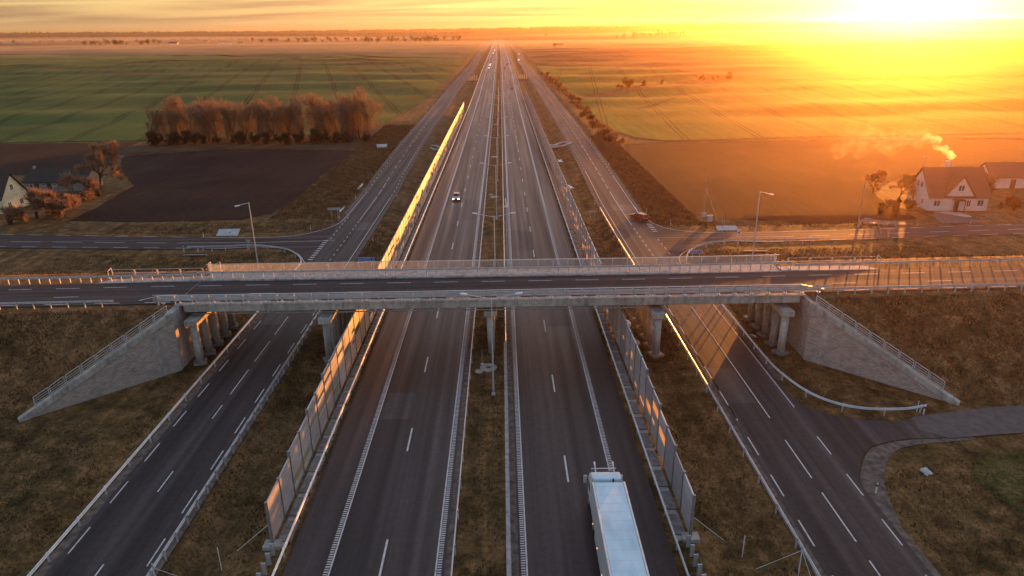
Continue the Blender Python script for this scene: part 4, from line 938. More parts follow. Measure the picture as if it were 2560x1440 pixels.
# ------------------------------------------------------------------ houses
M['wall_yellow'] = simple('yellow_render', (.72, .69, .45), (.60, .58, .40), .8, .85, src='obj')
M['wall_white'] = simple('white_render', (.66, .62, .56), (.56, .53, .48), .8, .85)
M['wall_grey'] = simple('grey_render', (.30, .28, .25), (.2, .19, .17), .9, .9)
M['roof_dark'] = simple('dark_roof', (.035, .032, .028), (.018, .020, .014), 1.6, .85, bmp=.3)
M['roof_brown'] = simple('brown_roof', (.16, .075, .045), (.10, .05, .032), 2.2, .8, bmp=.3, stretch=(1, 4, 4))
M['glass'] = simple('window_glass', (.06, .07, .08), (.04, .045, .05), 2, .12)
M['wood_dark'] = simple('dark_wood', (.07, .04, .025), (.04, .025, .02), 3, .8)
def window(parent, x, y, z, w, h, face, n=2):
    """face: 'y-' or 'x+' / 'x-' wall the window sits on"""
    f = MB(); p = MB(); t = .07
    def bx(m, u0, u1, z0, z1, d0, d1):
        if face == 'y-': m.bb(x + u0, x + u1, y - d1, y - d0, z + z0, z + z1)
        elif face == 'x+': m.bb(x + d0, x + d1, y + u0, y + u1, z + z0, z + z1)
        else: m.bb(x - d1, x - d0, y + u0, y + u1, z + z0, z + z1)
    bx(f, -w / 2, w / 2, -.02, t, 0, .06); bx(f, -w / 2, w / 2, h - t, h, 0, .06); bx(f, -w / 2, -w / 2 + t, t, h - t, 0, .06); bx(f, w / 2 - t, w / 2, t, h - t, 0, .06)
    for k in range(1, n): u = -w / 2 + w * k / n; bx(f, u - .035, u + .035, t, h - t, .001, .058)
    bx(f, -w / 2 - .08, w / 2 + .08, -.09, -.02, 0, .12)
    fo = f.build('window', M['white'], parent); bx(p, -w / 2 + t, w / 2 - t, t, h - t, .004, .02); p.build('pane', M['glass'], fo)
def house(name, loc, rz, L, W, he, hr, wallm, roofm, label, axis_x=True, cat='house', over=.4):
    r = empty(name, (*loc, tz(*loc) + .0), rz, label, cat)
    m = MB()  # ridge along x, gables at x=0 and x=L, y from 0..W
    m.xprism([(0, -.4), (W, -.4), (W, he), (W / 2, hr), (0, he)], 0, L); m.build('wall', wallm, r)
    m = MB(); s = (hr - he) / (W / 2); t = .16; e = over
    pr = [(-e, he - s * e + .03), (W / 2, hr + .03), (W + e, he - s * e + .03), (W + e, he - s * e + .03 + t), (W / 2, hr + .03 + t), (-e, he - s * e + .03 + t)]
    m.xprism(pr, -e, L + e); ro = m.build('roof', roofm, r); return r, ro
# yellow farmhouse, cut by the left edge of the frame
hl, hro = house('farmhouse', (-122.5, 150.9), 0, 11.2, 8.7, 3.5, 8.2, M['wall_yellow'], M['roof_dark'], 'pale yellow farmhouse with steep dark roof at the left edge of the photo')
window(hl, 11.2, 2.3, .9, 1.2, 1.3, 'x+'); window(hl, 11.2, 6.3, .9, 1.2, 1.3, 'x+'); window(hl, 11.2, 4.2, 4.6, 1.0, 1.3, 'x+'); window(hl, 3, 0, .9, 1.2, 1.3, 'y-'); window(hl, 7.5, 0, .9, 1.2, 1.3, 'y-')
m = MB(); m.bb(11.15, 11.27, -.1, 8.8, 3.5, 3.62); m.build('trim_board', M['white'], hl)
m = MB(); m.bb(6.8, 7.5, 4.0, 4.7, 7.4, 9.2); m.build('chimney', M['wall_grey'], hro)
bl, bro = house('barn', (-121.6, 174.4), 0, 15.5, 7.5, 2.6, 5.2, M['wall_grey'], M['roof_dark'], 'low grey barn with dark mossy roof behind the farmhouse', cat='barn')
for u, w, h, z in ((1.6, .8, 1.0, 1.0), (4.7, .8, .5, 1.5), (7.6, .8, .5, 1.5)): window(bl, u, 0, z, w, h, 'y-', 1)
for u in (3.0, 6.1): m = MB(); m.bb(u - .45, u + .45, -.05, .01, -.3, 2.1); m.build('door', M['wood_dark'], bl)
m = MB(); m.bb(.7, 1.2, 3.4, 4.1, 4.6, 5.9); m.build('chimney', M['wall_grey'], bro)
# white house with the cross gable, right
hr_, rro = house('house', (91.4, 142.6), R_(-4), 12.2, 9.4, 3.2, 8.4, M['wall_white'], M['roof_brown'], 'white house with steep brown roof and central front gable, smoke rising above it')
m = MB(); m.yprism([(3.0, 3.0), (9.2, 3.0), (6.1, 7.3)], -.12, 3.8); m.bb(3.0, 9.2, -.12, .5, -.3, 3.0); m.build('gable_wall', M['wall_white'], hr_)
m = MB(); m.yprism([(2.6, 2.75), (6.1, 7.42), (9.6, 2.75), (9.6, 2.93), (6.1, 7.62), (2.6, 2.93)], -.5, 4.0); m.build('gable_roof', M['roof_brown'], hr_)
window(hr_, 1.7, -.0, 1.0, 1.4, 1.3, 'y-'); window(hr_, 10.7, 0, 1.0, 1.3, 1.4, 'y-', 2); window(hr_, 8.2, -.12, .9, .9, 1.5, 'y-', 2); window(hr_, 6.1, -.12, 4.3, 1.3, 1.3, 'y-', 2)
for yy, z in ((2.6, .9), (6.6, .9), (4.0, 4.3), (5.6, 4.3)): window(hr_, 0, yy, z, 1.0, 1.3, 'x-', 2)
m = MB(); m.bb(5.2, 6.2, -.20, -.10, -.2, 2.1); d = m.build('door', M['wood_dark'], hr_)
m = MB(); m.bb(4.7, 6.9, -1.6, -.12, 2.45, 2.6); m.bb(4.75, 4.9, -1.5, -1.35, -.2, 2.45); m.bb(6.7, 6.85, -1.5, -1.35, -.2, 2.45); m.bb(4.7, 6.9, -1.7, -.12, -.3, .12); m.build('porch', M['wood_dark'], hr_)
m = MB(); m.bb(5.0, 5.7, 5.2, 5.9, 7.4, 9.6); m.bb(4.95, 5.75, 5.15, 5.95, 9.6, 9.72); m.build('chimney', M['wall_white'], rro)
m = MB(); m.tube([(0.2, 4.7, 8.5), (.2, 4.7, 11.0)], .03, 5); m.bar((-.5, 4.7, 10.8), (.9, 4.7, 10.8), .04); m.build('antenna', M['steel'], rro)
m = MB(); m.prism([(92.2, 141.6), (97.2, 141.3), (97.6, 136.6), (96.2, 136.4)], -.05, .04); o = m.build('paved_yard', M['concrete']); o.location.z = tz(95, 139) + .02; struct(o)
sh, sro = house('outbuilding', (118.8, 163.2), R_(-2), 16, 6.6, 2.8, 5.6, M['wall_white'], M['roof_brown'], 'white outbuilding with brown roof at the right edge behind the house', cat='outbuilding')
window(sh, 9.2, 0, 1.6, .9, .5, 'y-', 1)
m = MB(); m.bb(4.8, 6.0, -.06, .01, -.3, 2.2); m.build('door', M['wood_dark'], sh); m = MB(); m.bb(-.06, .01, 2.7, 3.9, -.3, 2.4); m.build('door', M['wood_dark'], sh)
put_tree(KS[4], 116.5, 159.5, .75, 'small bare garden tree in front of the white outbuilding', None, 'bare_tree', 'tree')
put_tree(KS[3], 109.5, 141.5, .62, 'round dark bush right of the white house', None, 'bush', 'bush'); put_tree(KS[2], 105.8, 147.5, .5, 'small dark bush at the right corner of the white house', None, 'bush', 'bush')
put_tree(KB[0], 89.9, 151.5, .55, 'bare tree behind the left gable of the white house')
put_tree(KB[0], 88.2, 159.5, .50, 'added sparse bare tree behind the left side of the white house')  # added so its streaky shadow breaks up the hard house shadow
for i, (x, y) in enumerate(((81.0, 141.5), (83.5, 144.5), (86, 147), (88.3, 145.0))): put_tree(KS[(2, 4)[i % 2]], x, y, .34 + .07 * (i % 2), 'low bush in the added row left of the white house, %s from the left' % NTH[i], 'added bushes left of the white house', 'bush', 'bush')  # row added to soften the straight shadow edge left of the house
r = empty('garden_fence', (96.5, 135.6, tz(98, 135.6)), 0, 'low two rail garden fence in front of the white house', 'fence')
for k in range(5): m = MB(); m.bb(k * 1.6 - .04, k * 1.6 + .04, -.04, .04, -.2, .95); m.build('post', M['steel_dull'], r)
for hh in (.35, .9): m = MB(); m.bar((0, -.05, hh), (6.4, -.05, hh), .06, .08); m.build('rail', M['steel_dull'], r)
struct(sheet('driveway', [(76, 131.2), (82.5, 131.4), (79.5, 135), (75.5, 137.5), (72.5, 135)], M['asphalt_old'], 2, .10)); struct(sheet('driveway', [(88, 131.8), (97.5, 132.4), (96.0, 136.2), (91.5, 140.5), (90, 138)], M['asphalt_old'], 2, .10))
# distant farm buildings
for i, (x, y, L, W, hr2, mt, rf, lab) in enumerate(((-1020, 2250, 26, 14, 9, 'wall_white', 'roof_dark', 'tiny white barn far off in the mist, leftmost'), (-840, 2180, 34, 14, 8, 'wall_white', 'concrete', 'tiny long shed with bright roof far off in the mist'), (-790, 2200, 14, 10, 9, 'wall_white', 'roof_brown', 'tiny white house with red roof far off in the mist'), (-1180, 2900, 22, 12, 9, 'wall_white', 'roof_dark', 'tiny white house near the far left horizon'), (-395, 3050, 30, 16, 10, 'wall_white', 'concrete', 'tiny bright roofed house in the middle of the left horizon'), (-300, 3300, 16, 12, 9, 'wall_white', 'roof_dark', 'tiny white house left of the motorway end'), (110, 1480, 18, 10, 6, 'wall_grey', 'roof_dark', 'small dark hut alone on the hazy field at right'), (-560, 2080, 12, 9, 8, 'wall_white', 'roof_brown', 'tiny red roofed cottage between the misty tree belts'))):
    house('farm_building', (x, y), R_(8 * (i % 3)), L, W, hr2 * .45, hr2, M[mt], M[rf], lab, cat='farm building')
m = MB(); m.tube([(0, 0, 0), (0, 0, 46)], [1.1, .5], 6); o = m.build('mast', M['steel_dull']); az = R_(14.9); o.location = (6400 * math.sin(az), 6400 * math.cos(az), tz(6400 * math.sin(az), 6400 * math.cos(az))); tag(o, 'thin mast on the skyline right of centre', 'mast')

# ------------------------------------------------------------------ smoke from the chimney
def smoke():
    g = np.random.default_rng(4); m = MB(); c = Vector((97.3, 147.2, 10.3)); bm = bmesh.new()
    pts = []
    for k in range(90):
        t = (k / 89) ** 1.3; x = c.x - 22 * t ** 1.4 + g.normal(0, .2 + 1.6 * t); y = c.y + 4 * t + g.normal(0, .3 + 2 * t); z = c.z + 4.2 * min(1, t * 3) - 2.5 * max(0, t - .4) + g.normal(0, .2 + 1.2 * t); pts.append((x, y, z, .32 + 1.7 * t))
    for (x, y, z, rad) in pts:
        q = bmesh.ops.create_icosphere(bm, subdivisions=2, radius=rad * g.uniform(.8, 1.2)); 
        for v in q['verts']: v.co = v.co * float(g.uniform(.85, 1.15)) + Vector((x, y, z))
    me = bpy.data.meshes.new('chimney_smoke'); bm.to_mesh(me); bm.free()
    o = bpy.data.objects.new('chimney_smoke', me); COL.objects.link(o)
    rm = o.modifiers.new('merge', 'REMESH'); rm.mode = 'VOXEL'; rm.voxel_size = .35
    mm = bpy.data.materials.new('smoke_volume'); mm.use_nodes = True; N, L = mm.node_tree.nodes, mm.node_tree.links; N.clear(); mo = N.new('ShaderNodeOutputMaterial'); v = N.new('ShaderNodeVolumePrincipled')
    v.inputs['Color'].default_value = (.95, .93, .9, 1); v.inputs['Anisotropy'].default_value = .55
    s = N.new('ShaderNodeSeparateXYZ'); L.new(nmap(N, L, (1, 1, 1)), s.inputs[0]); mr = N.new('ShaderNodeMapRange'); mr.inputs[1].default_value = 88; mr.inputs[2].default_value = 97.8; mr.inputs[3].default_value = 0.0; mr.inputs[4].default_value = 1.0; L.new(s.outputs[0], mr.inputs[0])
    n1 = noise(N, L, nmap(N, L, (1, 1, 1)), .8, 3); nn = mth(N, L, 'MAXIMUM', mth(N, L, 'MULTIPLY', mth(N, L, 'SUBTRACT', n1, .42), 5.0), 0.0)
    L.new(mth(N, L, 'MULTIPLY', mth(N, L, 'ADD', mth(N, L, 'MULTIPLY', mth(N, L, 'POWER', mr.outputs[0], 4.0), 1.0), .02), nn), v.inputs['Density'])
    L.new(v.outputs[0], mo.inputs['Volume']); me.materials.append(mm); tag(o, kind='stuff')
smoke()

# ------------------------------------------------------------------ vehicles
def paint(name, c, rough=.28, metal=.2): return simple(name, c, tuple(x * .9 for x in c), 1.5, rough, metal)
M['glass_car'] = simple('car_glass', (.025, .03, .035), (.02, .022, .026), 2, .08)
M['rim'] = simple('wheel_rim', (.45, .45, .46), (.3, .3, .3), 6, .35, .6)
def emit(name, c, s):
    m, N, L, B = new_mat(name); B.inputs['Base Color'].default_value = (*c, 1); B.inputs['Emission Color'].default_value = (*c, 1); B.inputs['Emission Strength'].default_value = s; return m
M['headlight'] = emit('lit_headlight', (1, .93, .80), 4.0); M['taillight'] = emit('tail_light', (.6, .03, .02), .25); M['marker'] = emit('marker_light', (1, .35, .08), .6)
def wheel_meshes(r, w):
    t = MB(); n = 20
    t.xprism([(r * math.cos(2 * math.pi * k / n), r * math.sin(2 * math.pi * k / n)) for k in range(n)], -w / 2, w / 2)
    q = MB(); q.xprism([(r * .62 * math.cos(2 * math.pi * k / n), r * .62 * math.sin(2 * math.pi * k / n)) for k in range(n)], -w / 2 - .01, w / 2 + .01)
    return t.mesh('wheel', M['black']), q.mesh('rim', M['rim'])
WC = wheel_meshes(.33, .22)
HATCH = [(2.15, .35, .60, .64, .78, .70), (2.0, .27, .70, .76, .88, .78), (1.25, .25, .86, .93, .90, .80), (.85, .25, .92, 1.0, .90, .77), (.1, .25, .95, 1.44, .90, .62), (-.9, .25, .97, 1.49, .90, .62), (-1.7, .25, .98, 1.42, .90, .60), (-2.08, .28, .96, 1.02, .88, .70), (-2.2, .35, .70, .76, .84, .70)]
WAGON = [(2.3, .35, .60, .64, .78, .70), (2.15, .27, .70, .76, .88, .78), (1.35, .25, .86, .92, .90, .80), (.95, .25, .92, .98, .90, .77), (.2, .25, .94, 1.42, .90, .62), (-.9, .25, .96, 1.48, .90, .63), (-1.95, .25, .97, 1.45, .90, .62), (-2.28, .28, .96, 1.06, .89, .72), (-2.38, .35, .70, .80, .86, .74)]
def car_kind(st, mat, lights=True):
    K = {}; m = MB(); V = []
    for (y, zb, belt, top, w, wt) in st:
        h = [(w * .86, zb), (w * .98, zb + .12), (w, (zb + belt) / 2), (w * .96, belt), (wt, top - .05), (wt * .82, top)]
        V += [(-x, y, z) for x, z in h] + [(x, y, z) for x, z in h[::-1]]
    n = 12; Fc = [(i * n + j, i * n + (j + 1) % n, (i + 1) * n + (j + 1) % n, (i + 1) * n + j) for i in range(len(st) - 1) for j in range(n)] + [tuple(range(n)), tuple((len(st) - 1) * n + j for j in range(n - 1, -1, -1))]
    m.add(V, Fc); K['body'] = (m.mesh('body', mat, smooth=False), None)
    s = {i: q for i, q in enumerate(st)}; a, b = s[3], s[4]; o = .02
    m = MB(); m.quad((-a[5] * .93, a[0] - .02, a[3] + o), (a[5] * .93, a[0] - .02, a[3] + o), (b[5] * .84, b[0] + .06, b[3] - .0 + o), (-b[5] * .84, b[0] + .06, b[3] + o)); K['windscreen'] = (m.mesh('windscreen', M['glass_car']), None)
    a, b = s[7], s[6]; m = MB(); m.quad((-a[5] * .95, a[0] - .01, a[3] + .02), (a[5] * .95, a[0] - .01, a[3] + .02), (b[5] * .84, b[0] - .05, b[3] - .03), (-b[5] * .84, b[0] - .05, b[3] - .03)); K['rear_window'] = (m.mesh('rear_window', M['glass_car']), None)
    for sd in (-1, 1):
        m = MB()
        for i, j, u0, u1 in ((3, 4, .35, 1), (4, 5, .06, .94), (5, 6, .06, .92)):
            A, Bq = s[i], s[j]
            def pt(u, v): y = A[0] + (Bq[0] - A[0]) * u; bel = A[2] + (Bq[2] - A[2]) * u + .04; tp = A[3] + (Bq[3] - A[3]) * u - .08; xb = .96 * (A[4] + (Bq[4] - A[4]) * u); xt = A[5] + (Bq[5] - A[5]) * u; return (sd * (xb + (xt - xb) * v * .92 + .018), y, bel + (tp - bel) * v)
            m.quad(pt(u0, 0), pt(u1, 0), pt(u1, 1), pt(u0, 1))
        K['side_window' + str(sd)] = (m.mesh('side_window', M['glass_car']), None)
        y = st[0][0]; m = MB(); m.box((sd * .62, y - .07, .66), (.32, .16, .15)); K['headlight' + str(sd)] = (m.mesh('headlight', M['headlight'] if lights else M['white']), None)
        y = st[-1][0]; m = MB(); m.box((sd * .72, y + .06, .86), (.2, .14, .26)); K['taillight' + str(sd)] = (m.mesh('taillight', M['taillight']), None)
        m = MB(); m.box((sd * 1.0, .75, 1.0), (.2, .1, .13)); K['mirror' + str(sd)] = (m.mesh('mirror', M['black']), None)
    m = MB(); m.box((0, st[0][0] + .01, .52), (.95, .04, .18)); K['grille'] = (m.mesh('grille', M['black']), None)
    m = MB(); m.box((0, st[-1][0] - .02, .72), (.52, .03, .11)); K['number_plate'] = (m.mesh('number_plate', M['white']), None)
    K['_wb'] = (st[1][0] - .68, st[-2][0] + .72); return K
def put_car(K, x, y, rz, label, group=None, z=None, name='car', simple_=False):
    r = empty(name, (x, y, (zroad(x, y) if z is None else z) + .012), rz, label, 'car', group)
    for k, v in K.items():
        if k[0] == '_': continue
        inst(k.rstrip('-1'), v[0], r)
    for yy in K['_wb']:
        for sd in (-1, 1): w = inst('wheel', WC[0], r, (sd * .80, yy, .33)); inst('rim', WC[1], w)
    return r
K_grey = car_kind(HATCH, paint('silver_grey_paint', (.36, .34, .33), .25, .4)); K_red = car_kind(WAGON, paint('dark_red_paint', (.22, .018, .012)), False); K_white = car_kind(HATCH, paint('white_car_paint', (.7, .69, .67))); K_black = car_kind(WAGON, paint('black_car_paint', (.03, .03, .032)))
put_car(K_grey, -10.9, 158.6, math.pi, 'silver grey hatchback with headlights lit, coming down the left carriageway')
put_car(K_red, 28.3, 138.3, R_(30), 'dark red estate car turning out of the right junction')
fc = [(-11.4, 690, 1, K_white, 'white oncoming car far up the left carriageway, nearest of a tight group of three'), (-11.2, 727, 1, K_grey, 'grey oncoming car, middle of the tight group of three far up'), (-11.0, 760, 1, K_white, 'white oncoming car, last of the tight group of three far up'),
      (-10.6, 1090, 1, K_white, 'oncoming car with lit headlights far up where the mist begins'), (-9.0, 1240, 1, K_grey, 'oncoming car in the mist band, far left carriageway'), (-11.4, 1480, 1, K_white, 'oncoming car deep in the mist'), (-12.0, 1800, 1, K_white, 'tiny oncoming car near the vanishing point'),
      (3.5, 682, 0, K_red, 'reddish car driving away in the inner lane far up the right carriageway'), (6.6, 752, 0, K_black, 'black car driving away in the outer lane far up the right carriageway'), (7.2, 476, 0, K_grey, 'grey car driving away beside the end of the right noise barrier')]
for x, y, on, K, lab in fc: put_car(K, x + mway_x(y), y, math.pi if on else 0, lab)
put_car(K_white, fxR(850) - 1.6, 850, math.pi, 'white car on the right frontage road, nearer of two'); put_car(K_white, fxR(1035) - 1.6, 1035, math.pi, 'pale car on the right frontage road, farther of two')

# articulated truck, driving away
tr = empty('lorry', (7.9, 44.6, .012), R_(-.5), 'white articulated lorry driving away in the right carriageway', 'lorry')
M['trailer'] = simple('trailer_white_sky_tint', (.54, .75, .85), (.38, .57, .68), .9, .4, .05, stretch=(1, .35, 1), pos=(.3, .6)); M['trailer_side'] = simple('trailer_side_panel', (.52, .55, .57), (.44, .47, .49), .6, .4)  # trailer: sky's blue put into the colour of white paint, blotches are dirt
m = MB(); m.bb(-1.27, 1.27, -13.6, 0, 1.15, 3.96); m.build('trailer_box', M['trailer_side'], tr, bevel=.03)
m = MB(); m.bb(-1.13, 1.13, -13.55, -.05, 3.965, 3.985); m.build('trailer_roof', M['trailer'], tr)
m = MB()
for k in range(14): m.bb(-1.12, 1.12, -.6 - k * .98, -.585 - k * .98, 3.986, 3.989)
m.build('roof_seam', M['trailer_side'], tr)
for s in (-1, 1):
    m = MB(); m.bb(min(s * 1.14, s * 1.285), max(s * 1.14, s * 1.285), -13.6, 0, 3.90, 4.02); m.build('roof_rail', M['white'], tr, bevel=.02)
    m = MB(); m.bb(min(s * 1.125, s * 1.139), max(s * 1.125, s * 1.139), -13.55, -.05, 3.966, 3.999); m.build('roof_gutter', M['black'], tr)
    m = MB(); m.bb(min(s * 1.2, s * 1.25), max(s * 1.2, s * 1.25), -9.5, -2.2, .45, 1.1); m.build('side_skirt', M['trailer_side'], tr)
    for k in range(5): m = MB(); m.box((s * 1.285, -1.2 - k * 2.7, 1.0), (.03, .14, .07)); m.build('marker_light', M['marker'], tr)
    m = MB(); m.box((s * 1.05, -13.63, .95), (.35, .05, .18)); m.build('taillight', M['taillight'], tr)
m = MB(); m.bb(-1.1, 1.1, -13.5, 2.0, .75, 1.14); m.build('chassis', M['black'], tr)
WT = wheel_meshes(.5, .32)
for yy in (-8.9, -10.2, -11.5, -.9, 2.3):
    for s in (-1, 1): w = inst('wheel', WT[0], tr, (s * 1.05, yy, .5)); inst('rim', WT[1], w)
m = MB(); pr = [(.75, .7), (3.0, .7), (3.08, 1.5), (2.95, 2.55), (2.55, 3.05), (1.9, 3.55), (1.0, 3.85), (.75, 3.82)]; m.xprism(pr, -1.2, 1.2); m.build('cab', M['white'], tr, bevel=.12)
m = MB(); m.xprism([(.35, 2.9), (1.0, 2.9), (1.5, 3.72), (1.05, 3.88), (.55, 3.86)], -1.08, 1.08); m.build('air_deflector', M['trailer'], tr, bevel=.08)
m = MB(); m.quad((-1.1, 3.10, 1.65), (1.1, 3.10, 1.65), (1.08, 2.98, 2.5), (-1.08, 2.98, 2.5)); m.build('windscreen', M['glass_car'], tr)
m = MB(); m.box((0, 3.05, 2.72), (2.1, .32, .05)); m.build('sun_visor', M['glass_car'], tr)
for s in (-1, 1):
    m = MB(); m.quad((s * 1.215, 1.6, 1.7), (s * 1.215, 2.7, 1.7), (s * 1.215, 2.6, 2.4), (s * 1.215, 1.7, 2.4)); m.build('side_window', M['glass_car'], tr)
    m = MB(); m.bb(min(s * 1.2, s * 1.24), max(s * 1.2, s * 1.24), .05, .8, 1.1, 3.6); m.build('side_deflector', M['trailer_side'], tr)
    m = MB(); m.box((s * 1.48, 2.75, 2.3), (.28, .14, .7)); m.bar((s * 1.2, 2.75, 2.55), (s * 1.4, 2.75, 2.55), .05); m.build('mirror', M['trailer_side'], tr, bevel=.04)
    m = MB(); m.tube([(s * .75, 1.9, 3.5), (s * .75, 2.5, 3.72), (s * .75, 3.0, 3.72)], [.05, .05, .09], 8); m.build('horn', M['steel'], tr)
    m = MB(); m.box((s * .9, 3.06, 1.0), (.35, .08, .2)); m.build('headlight', M['white'], tr)
m = MB(); m.tube([(-1.0, 2.75, 3.3), (1.0, 2.75, 3.3)], .04, 6); m.build('lamp_bar', M['steel'], tr)
m = MB(); m.tube([(.45, .45, 2.6), (.45, .45, 3.95)], .06, 8); m.build('exhaust_pipe', M['black'], tr)

# ------------------------------------------------------------------ signs with lettering
M['blue'] = simple('sign_blue', (.03, .20, .72), (.025, .17, .64), 2, .45); M['signback'] = simple('sign_back_grey', (.42, .45, .47), (.34, .37, .39), 2, .5, .3)
def text_part(parent, body, x, y, z, size, mat, align='LEFT'):
    c = bpy.data.curves.new('lettering', 'FONT'); c.body = body; c.size = size; c.extrude = .004; c.align_x = align
    o = bpy.data.objects.new('tmp', c); COL.objects.link(o); dg = bpy.context.evaluated_depsgraph_get(); me = bpy.data.meshes.new_from_object(o.evaluated_get(dg)); bpy.data.objects.remove(o)
    me.transform(Matrix.Rotation(R_(90), 4, 'X')); me.materials.clear(); me.materials.append(mat); t = bpy.data.objects.new('lettering', me); COL.objects.link(t); t.parent = parent; t.location = (x, y, z); return t
def board_sign(x, y, w, h, zb, label, back=False, rz=0.0, px=.3):
    r = empty('road_sign', (x, y, tz(x, y)), rz, label, 'road sign')
    for s in (-1, 1): m = MB(); m.tube([(s * (w / 2 - px * w), .04, -.3), (s * (w / 2 - px * w), .04, zb + h - .05)], .035, 6); m.build('post', M['steel'], r)
    m = MB(); m.bb(-w / 2, w / 2, -.02, .0, zb, zb + h); b = m.build('board', M['signback'] if back else M['white'], r)
    if not back: m = MB(); m.bb(-w / 2 + .05, w / 2 - .05, -.028, -.021, zb + .05, zb + h - .05); m.build('panel', M['blue'], b)
    return r, b
r, b = board_sign(-23.1, 109.9, 2.75, .82, 1.75, 'blue direction sign with two lines of white letters behind the bridge, left', px=.22)
m = MB(); m.add([(-1.22, -.034, 2.16), (-1.05, -.034, 2.29), (-1.05, -.034, 2.21), (-.87, -.034, 2.21), (-.87, -.034, 2.11), (-1.05, -.034, 2.11), (-1.05, -.034, 2.03)], [(0, 6, 5, 4, 3, 2, 1)]); m.build('arrow', M['white'], b, fix=False)
text_part(b, 'BALSUPIAI', -.76, -.034, 2.23, .30, M['white']); text_part(b, 'MARIJAMPOLĖ', -.76, -.034, 1.84, .30, M['white']); text_part(b, '4', 1.05, -.034, 2.23, .30, M['white']); text_part(b, '8', 1.05, -.034, 1.84, .30, M['white'])
r, b = board_sign(32.85, 111.0, 2.2, .46, 1.75, 'small blue direction sign with one line of white letters inside the curve, right', px=.22)
text_part(b, 'BALSUPIAI 4', -1.0, -.034, 1.87, .27, M['white'])
m = MB(); m.add([(1.02, -.034, 1.98), (.84, -.034, 2.11), (.84, -.034, 2.02), (.62, -.034, 2.02), (.62, -.034, 1.94), (.84, -.034, 1.94), (.84, -.034, 1.85)], [(0, 1, 2, 3, 4, 5, 6)]); m.build('arrow', M['white'], b, fix=False)
board_sign(-35.6, 141.6, 2.7, .55, 2.5, 'grey back of a wide road sign beside the left frontage road', True, px=.25)
board_sign(18.8, 140.0, 1.9, .32, 2.2, 'grey back of a narrow road sign on the grass strip right of the barrier', True, px=.25)
r = empty('road_sign', (41.9, 116.8, tz(41.9, 116.8)), R_(35), 'white square bus stop sign on a thin post beside the right local road', 'road sign')
m = MB(); m.tube([(0, .03, -.3), (0, .03, 3.6)], .03, 6); m.build('post', M['steel'], r); m = MB(); m.box((0, 0, 3.2), (.95, .03, .95)); b = m.build('board', M['white'], r)
m = MB(); m.box((0, -.02, 3.12), (.5, .02, .22)); m.box((0, -.02, 3.28), (.42, .02, .12)); m.build('symbol', M['black'], b)
r = empty('road_sign', (-45.3, 117.5, tz(-45.3, 117.5)), 0, 'grey back of a triangular sign beside the left local road', 'road sign')
m = MB(); m.tube([(0, .03, -.3), (0, .03, 2.9)], .03, 6); m.build('post', M['steel'], r); m = MB(); m.yprism([(-.5, 3.0), (.5, 3.0), (0, 2.15)], -.01, .01); m.build('board', M['signback'], r)
for x, y, lab in ((-21.2, 540, 'row of pale posts with dark sign panel on the grass, far left of the motorway'), (16.6, 545, 'row of pale posts with dark sign panel on the grass, far right of the motorway')):
    r = empty('road_sign', (x, y, tz(x, y)), 0, lab, 'road sign')
    for k in range(5): m = MB(); m.tube([(-2.8 + k * 1.4, 0, 0), (-2.8 + k * 1.4, 0, 4.6)], .09, 5); m.build('post', M['white'], r)
    m = MB(); m.bb(-3.4, 3.6, .1, .3, .1, 1.1); m.build('panel', M['wood_dark'], r)

# ------------------------------------------------------------------ delineators
dm = MB(); dm.yprism([(-.06, -.2), (.06, -.2), (.06, .95), (.02, 1.05), (-.06, 1.05)], -.03, .03); dw = dm.mesh('post', M['white'])
db = MB(); db.bb(-.064, .064, -.034, .034, .68, .88); dbm = db.mesh('black_band', M['black'])
DEL = [(31.3, 47.9, 'on the gravel at the farm track corner, bottom right'), (42.6, 60.3, 'at the end of the curved guardrail, right'), (-58.6, 129.8, 'left of the culvert slab on the left local road'), (-53.6, 130.4, 'in front of the culvert slab, left local road'),
       (-58.4, 120.5, 'first of three on the near side of the left local road'), (-55.8, 120.4, 'middle of three on the near side of the left local road'), (-53.2, 120.3, 'last of three on the near side of the left local road'),
       (-35.6, 218.9, 'far up on the outer side of the left frontage road'), (-35.4, 162.7, 'left of the left frontage road beyond the sign'), (-35.2, 143.7, 'beside the wide grey sign back'), (-38.8, 134.0, 'on the curve into the left local road'), (-25.6, 163.4, 'on the grass strip by the solid line end'), (-24.9, 126.0, 'on the grass strip behind the blue sign'),
       (20.9, 152.4, 'on the right grass strip above the narrow sign back'), (31.2, 200, 'right of the right frontage road far up'), (31.0, 143.8, 'behind the red car'), (33.8, 133.4, 'on the curve right of the red car'), (42.8, 128.9, 'in front of the culvert slab, right local road'), (47.9, 128.9, 'right of the culvert slab, right local road'),
       (54.9, 119.7, 'on the near side of the right local road beside the lamp post'), (70.3, 129.9, 'beside the first driveway'), (82.4, 130.6, 'between the two driveways'), (93.6, 131.5, 'in front of the garden fence'), (43.2, 120.1, 'beside the square bus stop sign')]
for x, y, lab in DEL:
    r = empty('delineator_post', (x, y, tz(x, y) + .02), 0, 'white marker post ' + lab, 'marker post', 'roadside marker posts'); inst('post', dw, r); inst('black_band', dbm, r)
for i in range(9):
    for sd, fx in ((-1, fxL), (1, fxR)):
        y = 250 + i * 32; x = fx(y) + sd * 4.6; r = empty('delineator_post', (x, y, tz(x, y) + .02), 0, 'tiny white marker post far up the outer edge of the %s frontage road, %s along' % ('left' if sd < 0 else 'right', NTH[i]), 'marker post', 'roadside marker posts'); inst('post', dw, r)
